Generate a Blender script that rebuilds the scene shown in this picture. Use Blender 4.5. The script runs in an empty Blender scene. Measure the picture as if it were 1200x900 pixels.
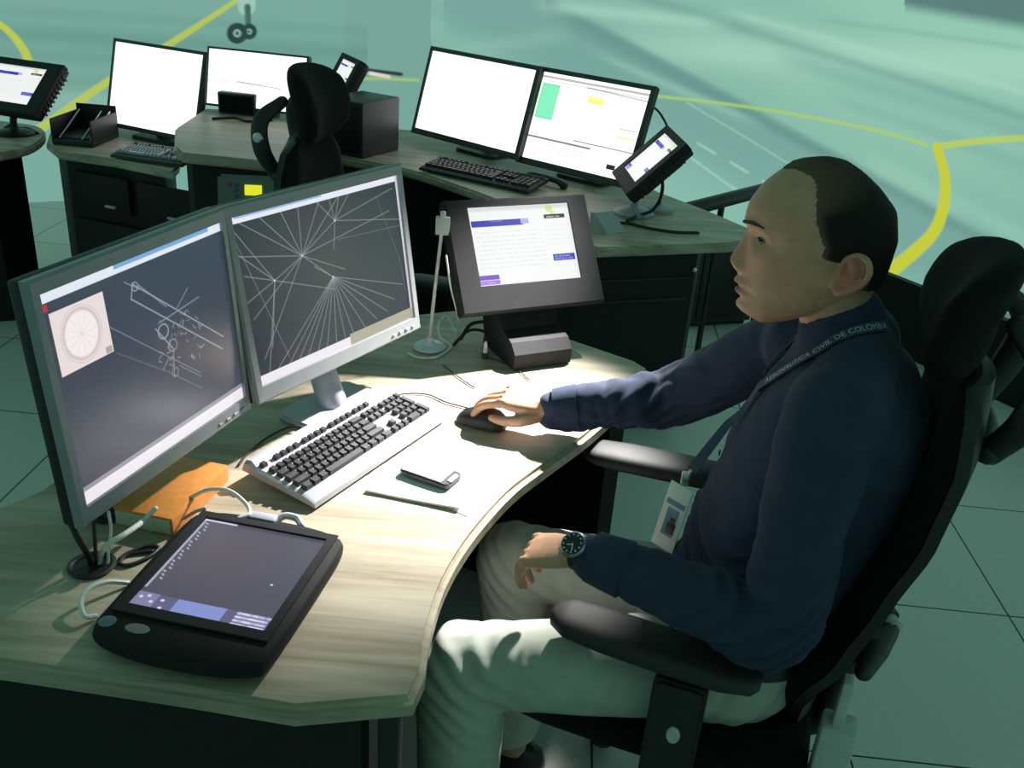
import bpy, bmesh, math, random
import numpy as np
from mathutils import Vector, Matrix, noise
from mathutils.bvhtree import BVHTree
random.seed(7); rng = np.random.default_rng(7)
R = math.radians
S = bpy.context.scene
COL = S.collection

# ------------------------------------------------------------------ camera, world, light, exposure
FPX, PIT, ROL, CAMZ = 1120.0, R(25.5), R(4.5), 1.68
cp, sp, cr, sr = math.cos(PIT), math.sin(PIT), math.cos(ROL), math.sin(ROL)
FWD = np.array([0, cp, -sp]); _up = np.array([0, sp, cp]); _ri = np.array([1.0, 0, 0])
RGT = cr * _ri + sr * _up; UPV = -sr * _ri + cr * _up
CAMP = np.array([0, 0, CAMZ])
cd = bpy.data.cameras.new('camera'); cam = bpy.data.objects.new('camera', cd); COL.objects.link(cam)
cam.matrix_world = Matrix(((RGT[0], UPV[0], -FWD[0], 0), (RGT[1], UPV[1], -FWD[1], 0), (RGT[2], UPV[2], -FWD[2], CAMZ), (0, 0, 0, 1)))
cd.sensor_width = 36; cd.lens = 36 * FPX / 1200; cd.clip_start = 0.02; cd.clip_end = 100
S.camera = cam
S.view_settings.view_transform = 'Standard'; S.view_settings.look = 'None'
S.view_settings.exposure = 0.0; S.view_settings.gamma = 1.0; S.view_settings.use_curve_mapping = False
W = bpy.data.worlds.new('dim_teal_room'); S.world = W; W.use_nodes = True
W.node_tree.nodes['Background'].inputs[0].default_value = (0.10, 0.235, 0.185, 1)
W.node_tree.nodes['Background'].inputs[1].default_value = 0.92

def spot(name, loc, tgt, energy, size, blend, radius, color):
    l = bpy.data.lights.new(name, 'SPOT'); o = bpy.data.objects.new(name, l); COL.objects.link(o)
    l.energy = energy; l.spot_size = R(size); l.spot_blend = blend; l.shadow_soft_size = radius; l.color = color
    o.location = loc; o.rotation_euler = (Vector(tgt) - Vector(loc)).to_track_quat('-Z', 'Y').to_euler()
    return o

spot('ceiling_spot_light', (0.50, 2.60, 1.80), (-0.07, 1.71, 0.75), 740, 35.5, 1.0, 0.03, (1.0, 0.965, 0.92))

def ray(px, py):
    return FWD + (px - 600) / FPX * RGT - (py - 450) / FPX * UPV
def atz(px, py, z):
    d = ray(px, py); p = CAMP + d * (z - CAMZ) / d[2]; return Vector(p)
def project(P):
    v = np.asarray(P, float) - CAMP; t = v @ FWD
    return 600 + FPX * (v @ RGT) / t, 450 - FPX * (v @ UPV) / t, t
def att(px, py, t):
    return Vector(CAMP + ray(px, py) * t)

# ------------------------------------------------------------------ materials
def lin(c):
    c = np.asarray(c, float) / 255.0
    return np.where(c <= 0.04045, c / 12.92, ((c + 0.055) / 1.055) ** 2.4)
MATS = {}
def mat(name, rgb, rough=0.5, metal=0.0, var=0.12, scale=30.0, bump=0.0, bscale=200.0, spec=0.5, sheen=0.0, coat=0.0):
    if name in MATS: return MATS[name]
    m = bpy.data.materials.new(name); m.use_nodes = True; nt = m.node_tree; b = nt.nodes['Principled BSDF']
    tc = nt.nodes.new('ShaderNodeTexCoord'); nz = nt.nodes.new('ShaderNodeTexNoise'); nz.inputs['Scale'].default_value = scale; nz.inputs['Detail'].default_value = 4
    nt.links.new(tc.outputs['Object'], nz.inputs['Vector'])
    rp = nt.nodes.new('ShaderNodeValToRGB')
    lo = [max(0, c * (1 - var)) for c in rgb]; hi = [min(1, c * (1 + var)) for c in rgb]
    rp.color_ramp.elements[0].position = 0.3; rp.color_ramp.elements[1].position = 0.7
    rp.color_ramp.elements[0].color = (*lo, 1); rp.color_ramp.elements[1].color = (*hi, 1)
    nt.links.new(nz.outputs['Fac'], rp.inputs[0]); nt.links.new(rp.outputs[0], b.inputs['Base Color'])
    b.inputs['Roughness'].default_value = rough; b.inputs['Metallic'].default_value = metal
    b.inputs['Specular IOR Level'].default_value = spec; b.inputs['Sheen Weight'].default_value = sheen; b.inputs['Coat Weight'].default_value = coat
    if bump:
        n2 = nt.nodes.new('ShaderNodeTexNoise'); n2.inputs['Scale'].default_value = bscale; n2.inputs['Detail'].default_value = 3
        nt.links.new(tc.outputs['Object'], n2.inputs['Vector'])
        bp = nt.nodes.new('ShaderNodeBump'); bp.inputs['Strength'].default_value = bump; bp.inputs['Distance'].default_value = 0.002
        nt.links.new(n2.outputs['Fac'], bp.inputs['Height']); nt.links.new(bp.outputs[0], b.inputs['Normal'])
    MATS[name] = m; return m

def wood_mat(name, lo, hi, ang):
    m = bpy.data.materials.new(name); m.use_nodes = True; nt = m.node_tree; b = nt.nodes['Principled BSDF']
    tc = nt.nodes.new('ShaderNodeTexCoord'); mp = nt.nodes.new('ShaderNodeMapping'); mp.inputs['Rotation'].default_value = (0, 0, ang); mp.inputs['Scale'].default_value = (2.2, 34, 34)
    nz = nt.nodes.new('ShaderNodeTexNoise'); nz.inputs['Scale'].default_value = 1.0; nz.inputs['Detail'].default_value = 7; nz.inputs['Roughness'].default_value = 0.65; nz.inputs['Distortion'].default_value = 0.5
    mp2 = nt.nodes.new('ShaderNodeMapping'); mp2.inputs['Rotation'].default_value = (0, 0, ang); mp2.inputs['Scale'].default_value = (1.2, 7, 7)
    n2 = nt.nodes.new('ShaderNodeTexNoise'); n2.inputs['Scale'].default_value = 1.0; n2.inputs['Detail'].default_value = 3; n2.inputs['Distortion'].default_value = 1.2
    mx = nt.nodes.new('ShaderNodeMix'); mx.data_type = 'FLOAT'; mx.inputs['Factor'].default_value = 0.45
    rp = nt.nodes.new('ShaderNodeValToRGB'); rp.color_ramp.elements[0].position = 0.36; rp.color_ramp.elements[1].position = 0.62
    rp.color_ramp.elements[0].color = (*lo, 1); rp.color_ramp.elements[1].color = (*hi, 1)
    L = nt.links.new
    L(tc.outputs['Object'], mp.inputs[0]); L(tc.outputs['Object'], mp2.inputs[0]); L(mp.outputs[0], nz.inputs['Vector']); L(mp2.outputs[0], n2.inputs['Vector'])
    L(nz.outputs['Fac'], mx.inputs['A']); L(n2.outputs['Fac'], mx.inputs['B']); L(mx.outputs['Result'], rp.inputs[0]); L(rp.outputs[0], b.inputs['Base Color'])
    b.inputs['Roughness'].default_value = 0.42; b.inputs['Specular IOR Level'].default_value = 0.4
    return m

def screen_mat(name, strength=1.0, gloss=0.35, spec=0.5):
    m = bpy.data.materials.new(name); m.use_nodes = True; nt = m.node_tree; b = nt.nodes['Principled BSDF']
    at = nt.nodes.new('ShaderNodeAttribute'); at.attribute_name = 'picture'
    nt.links.new(at.outputs['Color'], b.inputs['Emission Color']); b.inputs['Emission Strength'].default_value = strength
    b.inputs['Base Color'].default_value = (0.012, 0.013, 0.015, 1); b.inputs['Roughness'].default_value = gloss; b.inputs['Specular IOR Level'].default_value = spec
    return m

BLACK = mat('black_plastic', (0.012, 0.013, 0.014), 0.5, var=0.2)
BLACK_SOFT = mat('black_fabric', (0.008, 0.008, 0.009), 0.9, var=0.3, bump=0.3, bscale=900, spec=0.15, sheen=0.02)
PANEL = mat('black_laminate', (0.010, 0.011, 0.012), 0.6, var=0.2, spec=0.3)
CHARCOAL = mat('charcoal_plastic', (0.030, 0.031, 0.035), 0.45, var=0.15)
MATTE = mat('matte_black_casing', (0.014, 0.014, 0.016), 0.7, var=0.15, spec=0.2)
TBEZEL = mat('touch_bezel', (0.024, 0.024, 0.028), 0.65, var=0.1, spec=0.22)
BEZEL = mat('grey_bezel', (0.27, 0.29, 0.31), 0.42, var=0.05)
GREYP = mat('grey_plastic', (0.47, 0.47, 0.54), 0.45, var=0.05)
LIGHTP = mat('pale_plastic', (0.62, 0.63, 0.66), 0.45, var=0.05)
DARKBEZEL = mat('dark_bezel', (0.05, 0.055, 0.055), 0.5, var=0.1)
WOOD = wood_mat('worktop_laminate', (0.25, 0.205, 0.145), (0.54, 0.475, 0.365), R(-28))
WOODE = wood_mat('worktop_edge', (0.30, 0.26, 0.19), (0.52, 0.46, 0.36), R(-28))
PAPER = mat('white_paper', (0.85, 0.85, 0.84), 0.8, var=0.02)
ORANGE = mat('orange_cover', (0.74, 0.28, 0.055), 0.5, var=0.10, scale=60)
PAGES = mat('page_edges', (0.55, 0.57, 0.42), 0.8, var=0.15, scale=200)
WHITEC = mat('white_cable', (0.75, 0.76, 0.74), 0.5, var=0.03)
SILVER = mat('silver', (0.75, 0.75, 0.76), 0.3, 0.9, var=0.05)
SKIN = mat('skin', (0.58, 0.315, 0.205), 0.52, var=0.10, scale=45, bump=0.12, bscale=350, spec=0.35)
def add_blush(m):
    nt = m.node_tree; b = nt.nodes['Principled BSDF']; src = b.inputs['Base Color'].links[0].from_socket
    at = nt.nodes.new('ShaderNodeAttribute'); at.attribute_name = 'blush'; mx = nt.nodes.new('ShaderNodeMix'); mx.data_type = 'RGBA'
    nt.links.new(at.outputs['Fac'], mx.inputs['Factor']); nt.links.new(src, mx.inputs['A']); mx.inputs['B'].default_value = (.42, .12, .085, 1); nt.links.new(mx.outputs['Result'], b.inputs['Base Color'])
add_blush(SKIN)
HAIR = mat('short_dark_hair', (0.014, 0.011, 0.009), 0.7, var=0.4, scale=300, bump=0.5, bscale=700, spec=0.2)
NAVY = mat('navy_shirt_cotton', (0.034, 0.046, 0.090), 0.85, var=0.12, bump=0.25, bscale=700, spec=0.2, sheen=0.05)
KHAKI = mat('pale_trouser_cotton', (0.43, 0.46, 0.41), 0.9, var=0.08, bump=0.2, bscale=800, spec=0.2)
CHAIRGREY = mat('chair_grey_bracket', (0.50, 0.53, 0.53), 0.45, var=0.05)

# ------------------------------------------------------------------ geometry helpers
def merge(bm, verts, faces, M=None, flip=False):
    vs = [bm.verts.new((M @ Vector(v)) if M is not None else v) for v in verts]
    for f in faces:
        try: bm.faces.new([vs[i] for i in (reversed(f) if flip else f)])
        except ValueError: pass
    return vs
def box(bm, c, s, bev=0.0, seg=2, M=None):
    t = bmesh.new(); bmesh.ops.create_cube(t, size=1.0)
    bmesh.ops.scale(t, vec=s, verts=t.verts)
    if bev: bmesh.ops.bevel(t, geom=list(t.edges), offset=min(bev, min(s) * 0.49), segments=seg, affect='EDGES', profile=0.5)
    bmesh.ops.translate(t, vec=c, verts=t.verts)
    t.verts.index_update()
    merge(bm, [v.co.copy() for v in t.verts], [[v.index for v in f.verts] for f in t.faces], M); t.free()
def loft(bm, rings, cap=True, M=None, closed=True):
    n = len(rings[0]); V = [p for r in rings for p in r]; Fs = []
    for i in range(len(rings) - 1):
        for j in range(n if closed else n - 1):
            k = (j + 1) % n
            Fs.append([i * n + j, i * n + k, (i + 1) * n + k, (i + 1) * n + j])
    if cap:
        Fs.append(list(range(n - 1, -1, -1))); Fs.append([(len(rings) - 1) * n + j for j in range(n)])
    merge(bm, V, Fs, M)
def catmull(pts, k=8):
    P = [Vector(p) for p in pts]
    if len(P) < 3: return P
    P = [P[0] * 2 - P[1]] + P + [P[-1] * 2 - P[-2]]; out = []
    for i in range(1, len(P) - 2):
        a, b, c, d = P[i - 1:i + 3]
        for s in range(k):
            t = s / k
            out.append(0.5 * ((2 * b) + (c - a) * t + (2 * a - 5 * b + 4 * c - d) * t * t + (3 * b - a - 3 * c + d) * t ** 3))
    out.append(P[-2]); return out
def tube(bm, pts, r, n=10, smooth=True, k=8, M=None, dome=True, flat=1.0, flatdir=None):
    rad = r if isinstance(r, (list, tuple)) else [r] * len(pts)
    if smooth and len(pts) > 2:
        Q = catmull([(*p,) for p in pts], k)
        rr = [rad[min(i // k, len(rad) - 1)] * (1 - (i % k) / k) + rad[min(i // k + 1, len(rad) - 1)] * ((i % k) / k) for i in range(len(Q))]
    else: Q = [Vector(p) for p in pts]; rr = list(rad)
    T = [(Q[min(i + 1, len(Q) - 1)] - Q[max(i - 1, 0)]).normalized() for i in range(len(Q))]
    u = T[0].orthogonal().normalized() if flatdir is None else (Vector(flatdir) - T[0] * Vector(flatdir).dot(T[0])).normalized()
    rings = []
    def ring(c, t, u, rad): 
        w = t.cross(u)
        return [c + (u * math.cos(2 * math.pi * j / n) * flat + w * math.sin(2 * math.pi * j / n)) * rad for j in range(n)]
    if dome:
        for a in (80, 55, 28): rings.append(ring(Q[0] - T[0] * rr[0] * math.sin(R(a)), T[0], u, rr[0] * math.cos(R(a))))
    for i in range(len(Q)):
        u = (u - T[i] * u.dot(T[i])).normalized(); rings.append(ring(Q[i], T[i], u, rr[i]))
    if dome:
        for a in (28, 55, 80): rings.append(ring(Q[-1] + T[-1] * rr[-1] * math.sin(R(a)), T[-1], u, rr[-1] * math.cos(R(a))))
    loft(bm, rings, True, M)
def lathe(bm, prof, n=24, M=None):
    rings = [[Vector((r * math.cos(2 * math.pi * j / n), r * math.sin(2 * math.pi * j / n), z)) for j in range(n)] for r, z in prof]
    loft(bm, rings, True, M)
def prism(bm, poly, z0, z1, bev=0.0, M=None, seg=2):
    t = bmesh.new(); vs = [t.verts.new((p[0], p[1], z0)) for p in poly]; f = t.faces.new(vs)
    if f.normal.z == 0: f.normal_update()
    e = bmesh.ops.extrude_face_region(t, geom=[f]); up = [g for g in e['geom'] if isinstance(g, bmesh.types.BMVert)]
    bmesh.ops.translate(t, vec=(0, 0, z1 - z0), verts=up)
    bmesh.ops.recalc_face_normals(t, faces=t.faces)
    if bev:
        es = [ed for ed in t.edges if abs(ed.verts[0].co.z - ed.verts[1].co.z) < 1e-6]
        bmesh.ops.bevel(t, geom=es, offset=bev, segments=seg, affect='EDGES')
    t.verts.index_update()
    merge(bm, [v.co.copy() for v in t.verts], [[v.index for v in f.verts] for f in t.faces], M); t.free()
def rrect(w, h, r, n=5):
    out = []
    for cx, cy, a0 in ((w/2-r, h/2-r, 0), (-w/2+r, h/2-r, 90), (-w/2+r, -h/2+r, 180), (w/2-r, -h/2+r, 270)):
        for k in range(n + 1):
            a = R(a0 + 90 * k / n); out.append((cx + r * math.cos(a), cy + r * math.sin(a)))
    return out
def frame_ring(bm, ow, oh, iw, ih, y0, y1, ix=0.0, iz=0.0, M=None):
    """picture-frame ring in the x-z plane (outer rectangle ow x oh, opening iw x ih), front at y0, back at y1"""
    o = [(-ow/2, 0), (ow/2, 0), (ow/2, oh), (-ow/2, oh)]
    zc = oh / 2 + iz
    i = [(ix-iw/2, zc-ih/2), (ix+iw/2, zc-ih/2), (ix+iw/2, zc+ih/2), (ix-iw/2, zc+ih/2)]
    c = 0.004
    oc = [(-ow/2+c, c), (ow/2-c, c), (ow/2-c, oh-c), (-ow/2+c, oh-c)]
    V = [(x, y0, z) for x, z in oc] + [(x, y0 + c, z) for x, z in o] + [(x, y1, z) for x, z in o] + [(x, y0, z) for x, z in i] + [(x, y0 + 0.006, z) for x, z in i] + [(x, y1, z) for x, z in i]
    Fs = []
    for k in range(4):
        m = (k + 1) % 4
        Fs += [[12+k, k, m, 12+m][::-1], [k, 4+k, 4+m, m][::-1], [4+k, 8+k, 8+m, 4+m][::-1], [12+k, 12+m, 16+m, 16+k][::-1], [16+k, 16+m, 20+m, 20+k][::-1], [8+k, 20+k, 20+m, 8+m][::-1]]
    merge(bm, V, Fs, M)
def obj(name, bm, m, parent=None, smooth=35, label=None, kind=None):
    bmesh.ops.recalc_face_normals(bm, faces=bm.faces)
    me = bpy.data.meshes.new(name); bm.to_mesh(me); bm.free()
    if smooth:
        me.shade_smooth(); me.set_sharp_from_angle(angle=R(smooth))
    o = bpy.data.objects.new(name, me); COL.objects.link(o)
    if m: me.materials.append(m)
    if parent is not None: o.parent = parent
    if label: o['label'] = label
    if kind: o['kind'] = kind
    return o
def tag(o, label, cat, group=None):
    o['label'] = label; o['category'] = cat
    if group: o['group'] = group
    return o
def thing(name, label, cat, loc=(0, 0, 0), rotz=0.0, group=None):
    o = bpy.data.objects.new(name, None); COL.objects.link(o); o.empty_display_size = 0.05
    o.location = loc; o.rotation_euler = (0, 0, rotz)
    return tag(o, label, cat, group)
B = bmesh.new

# ------------------------------------------------------------------ screen pictures (drawn per vertex, shown as emission)
class Canvas:
    def __init__(s, w, h, rgb=(0, 0, 0)):
        s.w, s.h = w, h; s.a = np.zeros((h, w, 3)) + lin(rgb)
        s.X, s.Y = np.meshgrid(np.linspace(0, 1, w), np.linspace(0, 1, h)); s.asp = w / h
    def blend(s, m, rgb): s.a += (lin(rgb) - s.a) * m[..., None]
    def rect(s, x0, y0, x1, y1, rgb, al=1.0): s.blend(((s.X >= x0) & (s.X <= x1) & (s.Y >= y0) & (s.Y <= y1)) * al, rgb)
    def line(s, p, q, w, rgb, al=1.0):
        x, y = s.X * s.asp, s.Y; ax, ay, bx, by = p[0] * s.asp, p[1], q[0] * s.asp, q[1]
        dx, dy = bx - ax, by - ay; t = np.clip(((x - ax) * dx + (y - ay) * dy) / (dx * dx + dy * dy + 1e-12), 0, 1)
        d = np.hypot(x - ax - t * dx, y - ay - t * dy); px = 1.0 / s.h
        s.blend(np.clip((w / 2 + px * 0.5 - d) / px, 0, 1) * al, rgb)
    def poly(s, pts, w, rgb, al=1.0):
        for a, b in zip(pts[:-1], pts[1:]): s.line(a, b, w, rgb, al)
    def ring(s, c, r, w, rgb, al=1.0, sx=1.0):
        d = np.hypot((s.X - c[0]) * s.asp / sx, s.Y - c[1]); px = 1.0 / s.h
        s.blend(np.clip((w / 2 + px * 0.5 - abs(d - r)) / px, 0, 1) * al, rgb)
    def disk(s, c, r, rgb, al=1.0, sx=1.0):
        d = np.hypot((s.X - c[0]) * s.asp / sx, s.Y - c[1]); s.blend(np.clip((r - d) * s.h, 0, 1) * al, rgb)
    def digits(s, txt, x, y, w, h, t, rgb):
        seg = {'0': 'abcdef', '1': 'bc', '2': 'abged', '3': 'abgcd', '4': 'fgbc', '5': 'afgcd', '6': 'afgedc', '7': 'abc', '8': 'abcdefg', '9': 'abcdfg'}
        E = {'a': ((0,0),(1,0)), 'b': ((1,0),(1,.5)), 'c': ((1,.5),(1,1)), 'd': ((0,1),(1,1)), 'e': ((0,.5),(0,1)), 'f': ((0,0),(0,.5)), 'g': ((0,.5),(1,.5))}
        for ch in txt:
            if ch == ':':
                for q in (.3, .7): s.disk((x + w * .3, y + h * q), t, rgb)
                x += w * .9; continue
            for e in seg.get(ch, ''):
                (a, b), (c, d) = E[e]; s.line((x + a * w, y + b * h), (x + c * w, y + d * h), t, rgb)
            x += w * 1.5
    def textlines(s, x0, y0, x1, y1, n, rgb, al=0.6, w=0.008):
        r = random.Random(int(x0 * 997 + y0 * 131 + n))
        for k in range(n):
            y = y0 + (y1 - y0) * (k + .5) / n; x = x0
            while x < x1 - .01:
                l = r.uniform(.01, .05); s.line((x, y), (min(x + l, x1), y), w, rgb, al * r.uniform(.5, 1)); x += l + r.uniform(.008, .03)
def picture_grid(name, P, cv, m, parent=None, label=None):
    """P(u, v) -> local point; u to the viewer's right, v downwards; the canvas is stored as a vertex colour"""
    w, h = cv.w, cv.h; me = bpy.data.meshes.new(name)
    V = np.array([P(i / (w - 1), j / (h - 1)) for j in range(h) for i in range(w)], dtype=np.float32)
    idx = np.arange(w * h).reshape(h, w)
    Fq = np.stack([idx[:-1, :-1], idx[1:, :-1], idx[1:, 1:], idx[:-1, 1:]], -1).reshape(-1, 4)
    me.vertices.add(len(V)); me.vertices.foreach_set('co', V.ravel())
    me.loops.add(Fq.size); me.loops.foreach_set('vertex_index', Fq.ravel().astype(np.int32))
    me.polygons.add(len(Fq)); me.polygons.foreach_set('loop_start', np.arange(0, Fq.size, 4, dtype=np.int32))
    me.update(calc_edges=True); me.validate()
    at = me.color_attributes.new('picture', 'FLOAT_COLOR', 'POINT')
    c = np.ones((w * h, 4), dtype=np.float32); c[:, :3] = cv.a.reshape(-1, 3); at.data.foreach_set('color', c.ravel())
    me.materials.append(m); o = bpy.data.objects.new(name, me); COL.objects.link(o)
    if parent is not None: o.parent = parent
    if label: o['label'] = label
    return o
SCR_DARK = screen_mat('front_monitor_picture', 1.0, 0.24, 0.5)
SCR_WHITE = screen_mat('bright_monitor_picture', 1.35, 0.4, 0.4)
SCR_TOUCH = screen_mat('touch_panel_picture', 1.0, 0.4, 0.4)
SCR_WALL = screen_mat('projected_apron_picture', 1.0, 0.95, 0.05)

# ================================================================== SETTING
# floor: raised tiles, 0.6 m, turned to the lie of the room
g0 = atz(1182, 722, 0); ga, gb = atz(1055, 708, 0), atz(1200, 723, 0); gang = math.atan2((gb - ga).y, (gb - ga).x)
def floor_mat():
    m = bpy.data.materials.new('raised_floor_tiles'); m.use_nodes = True; nt = m.node_tree; b = nt.nodes['Principled BSDF']; L = nt.links.new
    tc = nt.nodes.new('ShaderNodeTexCoord'); br = nt.nodes.new('ShaderNodeTexBrick')
    br.offset = 0.0; br.squash = 1.0
    br.inputs['Scale'].default_value = 1.0; br.inputs['Brick Width'].default_value = 0.6; br.inputs['Row Height'].default_value = 0.6
    br.inputs['Mortar Size'].default_value = 0.0028; br.inputs['Mortar Smooth'].default_value = 0.1
    br.inputs['Color1'].default_value = (0.66, 0.69, 0.66, 1); br.inputs['Color2'].default_value = (0.70, 0.73, 0.70, 1); br.inputs['Mortar'].default_value = (0.02, 0.03, 0.03, 1)
    nz = nt.nodes.new('ShaderNodeTexNoise'); nz.inputs['Scale'].default_value = 60; nz.inputs['Detail'].default_value = 6
    mx = nt.nodes.new('ShaderNodeMix'); mx.data_type = 'RGBA'; mx.blend_type = 'MULTIPLY'; mx.inputs['Factor'].default_value = 0.22
    L(tc.outputs['Object'], br.inputs['Vector']); L(tc.outputs['Object'], nz.inputs['Vector'])
    L(br.outputs['Color'], mx.inputs['A']); L(nz.outputs['Fac'], mx.inputs['B']); L(mx.outputs['Result'], b.inputs['Base Color'])
    b.inputs['Roughness'].default_value = 0.38; b.inputs['Specular IOR Level'].default_value = 0.4
    return m
bm = B(); box(bm, (0, 0, -0.02), (22, 22, 0.04))
fl = obj('floor', bm, floor_mat(), smooth=0, kind='structure'); fl.location = (g0.x, g0.y, 0); fl.rotation_euler = (0, 0, gang)

# curved projection wall showing the airport apron
def wall_picture(V):
    px, py, t = project(V); px, py = np.asarray(px), np.asarray(py)
    base = lin((136, 184, 168)) + np.zeros((len(px), 3))
    def mixm(m, rgb): base[:] = base + (lin(rgb) - base) * np.clip(m, 0, 1)[:, None]
    def sm(a, b, x): q = np.clip((x - a) / (b - a), 0, 1); return q * q * (3 - 2 * q)
    # concrete bays of the apron: long slanting bands
    s = py - 0.47 * px
    for c0, w, a in ((-420, 26, .45), (-365, 18, .35), (-300, 30, .30), (-240, 16, .35), (-175, 34, .30), (-95, 22, .40), (-20, 18, .25), (40, 20, .25)):
        mixm(a * np.exp(-((s - c0 + 10 * np.sin(px / 120)) / w) ** 2) * (px > 505), (112, 162, 152))
    mixm(.55 * sm(620, 1150, px) * sm(330, 60, py), (158, 212, 186))
    mixm(.75 * np.exp(-((py - 0.05 * px - 18) / 22) ** 2) * sm(560, 900, px), (166, 212, 190))
    # darker taxiway strip running down to the lower right
    e1 = py - (128 + 0.54 * (px - 881))
    mixm(.85 * sm(-8, 4, e1) * sm(150, 70, e1) * (px > 520), (118, 164, 156))
    mixm(.6 * np.exp(-((e1 - 6) / 9) ** 2) * (px > 640), (96, 138, 132))
    mixm(.5 * sm(60, 130, e1) * (px > 520), (136, 190, 174))
    def band(x0, y0, x1, y1, w, rgb, a, x_in=40):
        dx, dy = x1 - x0, y1 - y0; L_ = math.hypot(dx, dy); u_ = ((px - x0) * dx + (py - y0) * dy) / L_; d_ = ((px - x0) * dy - (py - y0) * dx) / L_
        mixm(a * np.exp(-(d_ / w) ** 2) * np.clip(u_ / x_in, 0, 1) * np.clip((L_ - u_) / x_in, 0, 1), rgb)
    for q in ((700, -20, 1240, 150, 7, (112, 160, 150), .6), (840, 10, 1240, 118, 5, (170, 214, 194), .5), (640, 20, 900, 140, 8, (104, 152, 144), .55), (690, 60, 900, 150, 5, (156, 204, 186), .45), (560, 20, 760, 100, 10, (114, 164, 154), .5),
              (900, 60, 1240, 170, 12, (118, 168, 156), .45), (960, 110, 1240, 205, 8, (122, 172, 160), .4), (1000, 180, 1240, 300, 14, (158, 206, 184), .45), (520, 60, 680, 40, 10, (150, 196, 178), .35), (620, 5, 860, 30, 8, (176, 220, 200), .5), (1110, 240, 1240, 330, 10, (120, 172, 160), .35), (940, 20, 1230, 60, 4, (128, 176, 164), .5)):
        band(*q)
    # left projector is a little darker and greyer
    mixm(.75 * (px < 505), (116, 164, 152)); mixm(.35 * ((px > 405) & (px < 505)), (118, 156, 148))
    for yy, w, a in ((38, 12, .5), (62, 9, .35), (12, 7, .25), (92, 10, .3)):
        mixm(a * np.exp(-((py - yy - 0.06 * px) / w) ** 2) * (px < 430), (92, 138, 128))
    mixm(.45 * np.exp(-((py - 118) / 14) ** 2) * (px < 330), (150, 192, 180))
    mixm(sm(20, 0, py - 0.17 * (px - 1070)) * (px > 1060), (92, 128, 124))
    def pl(pts, w0, w1, rgb, al=1.0):
        if len(pts) > 2: pts = [(v.x, v.y) for v in catmull([(*p, 0) for p in pts], 6)]
        m = np.zeros(len(px)); n = len(pts) - 1
        for i in range(n):
            (ax, ay), (bx, by) = pts[i], pts[i + 1]; dx, dy = bx - ax, by - ay
            q = np.clip(((px - ax) * dx + (py - ay) * dy) / (dx * dx + dy * dy), 0, 1); d = np.hypot(px - ax - q * dx, py - ay - q * dy)
            w = w0 + (w1 - w0) * (i + q) / n; m = np.maximum(m, np.clip((w / 2 + 1.2 - d) / 2.0, 0, 1))
        mixm(m * al, rgb)
    Y = (184, 200, 84)
    pl([(-12, 20), (8, 35), (22, 50), (32, 68), (36, 92)], 6, 11, Y)
    pl([(290, -8), (240, 25), (195, 54), (120, 100), (70, 135), (20, 170)], 5, 12, Y, .9)
    pl([(405, 94), (440, 92), (490, 94)], 3, 3, (158, 196, 118))
    pl([(765, 112), (860, 123), (960, 139), (1040, 156), (1086, 170)], 3.2, 4, (170, 204, 112), .85)
    pl([(1098, 172), (1150, 165), (1230, 160)], 8, 7, (182, 206, 100), .9)
    pl([(1098, 172), (1107, 205), (1106, 240), (1094, 272), (1068, 298), (1035, 324)], 10, 17, (196, 204, 62))
    for i in range(6):
        x = 818 + i * 38; pl([(x, 168 + i * 22), (x + 20, 180 + i * 22)], 2.5, 2.5, (176, 214, 200), .6)
    pl([(805, 120), (905, 180), (985, 232)], 2, 2, (170, 208, 194), .45); pl([(790, 170), (850, 214), (905, 250)], 2.5, 2.5, (180, 214, 200), .5)
    # the nose wheel of the parked aircraft
    pl([(289, -20), (289, 8)], 22, 20, (158, 196, 182)); pl([(290, 8), (291, 30)], 7, 6, (70, 104, 98))
    for cx, cy, r in ((292, 37, 10), (278, 39, 13)):
        d = np.hypot(px - cx, (py - cy)); mixm(np.clip((r - d) / 1.5, 0, 1), (42, 70, 68)); mixm(np.clip((r * .42 - d) / 1.5, 0, 1), (140, 176, 166)); mixm(np.clip((r * .22 - d) / 1.5, 0, 1), (50, 80, 78))
    pl([(412, 78), (432, 82), (470, 87)], 3, 4, (44, 60, 60)); pl([(434, 86), (456, 90)], 4, 3, (226, 216, 204))
    return base
wc, wr = Vector((-0.6, 1.2)), 4.9
az = np.concatenate([np.linspace(-2.6, -0.62, 60)[:-1], np.linspace(-0.62, 0.92, 820), np.linspace(0.92, 2.6, 60)[1:]])
zs = np.concatenate([np.linspace(-0.03, 1.75, 420), np.linspace(1.75, 3.6, 16)[1:]])[::-1]
wcv = Canvas(len(az), len(zs))
Wp = np.array([[(wc.x + wr * math.sin(a), wc.y + wr * math.cos(a), z) for a in az] for z in zs])
wcv.a = wall_picture(Wp.reshape(-1, 3)).reshape(len(zs), len(az), 3)
wl = picture_grid('wall_back', lambda u, v: Wp[int(round(v * (len(zs) - 1))), int(round(u * (len(az) - 1)))], wcv, SCR_WALL)
wl['kind'] = 'structure'

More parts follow.
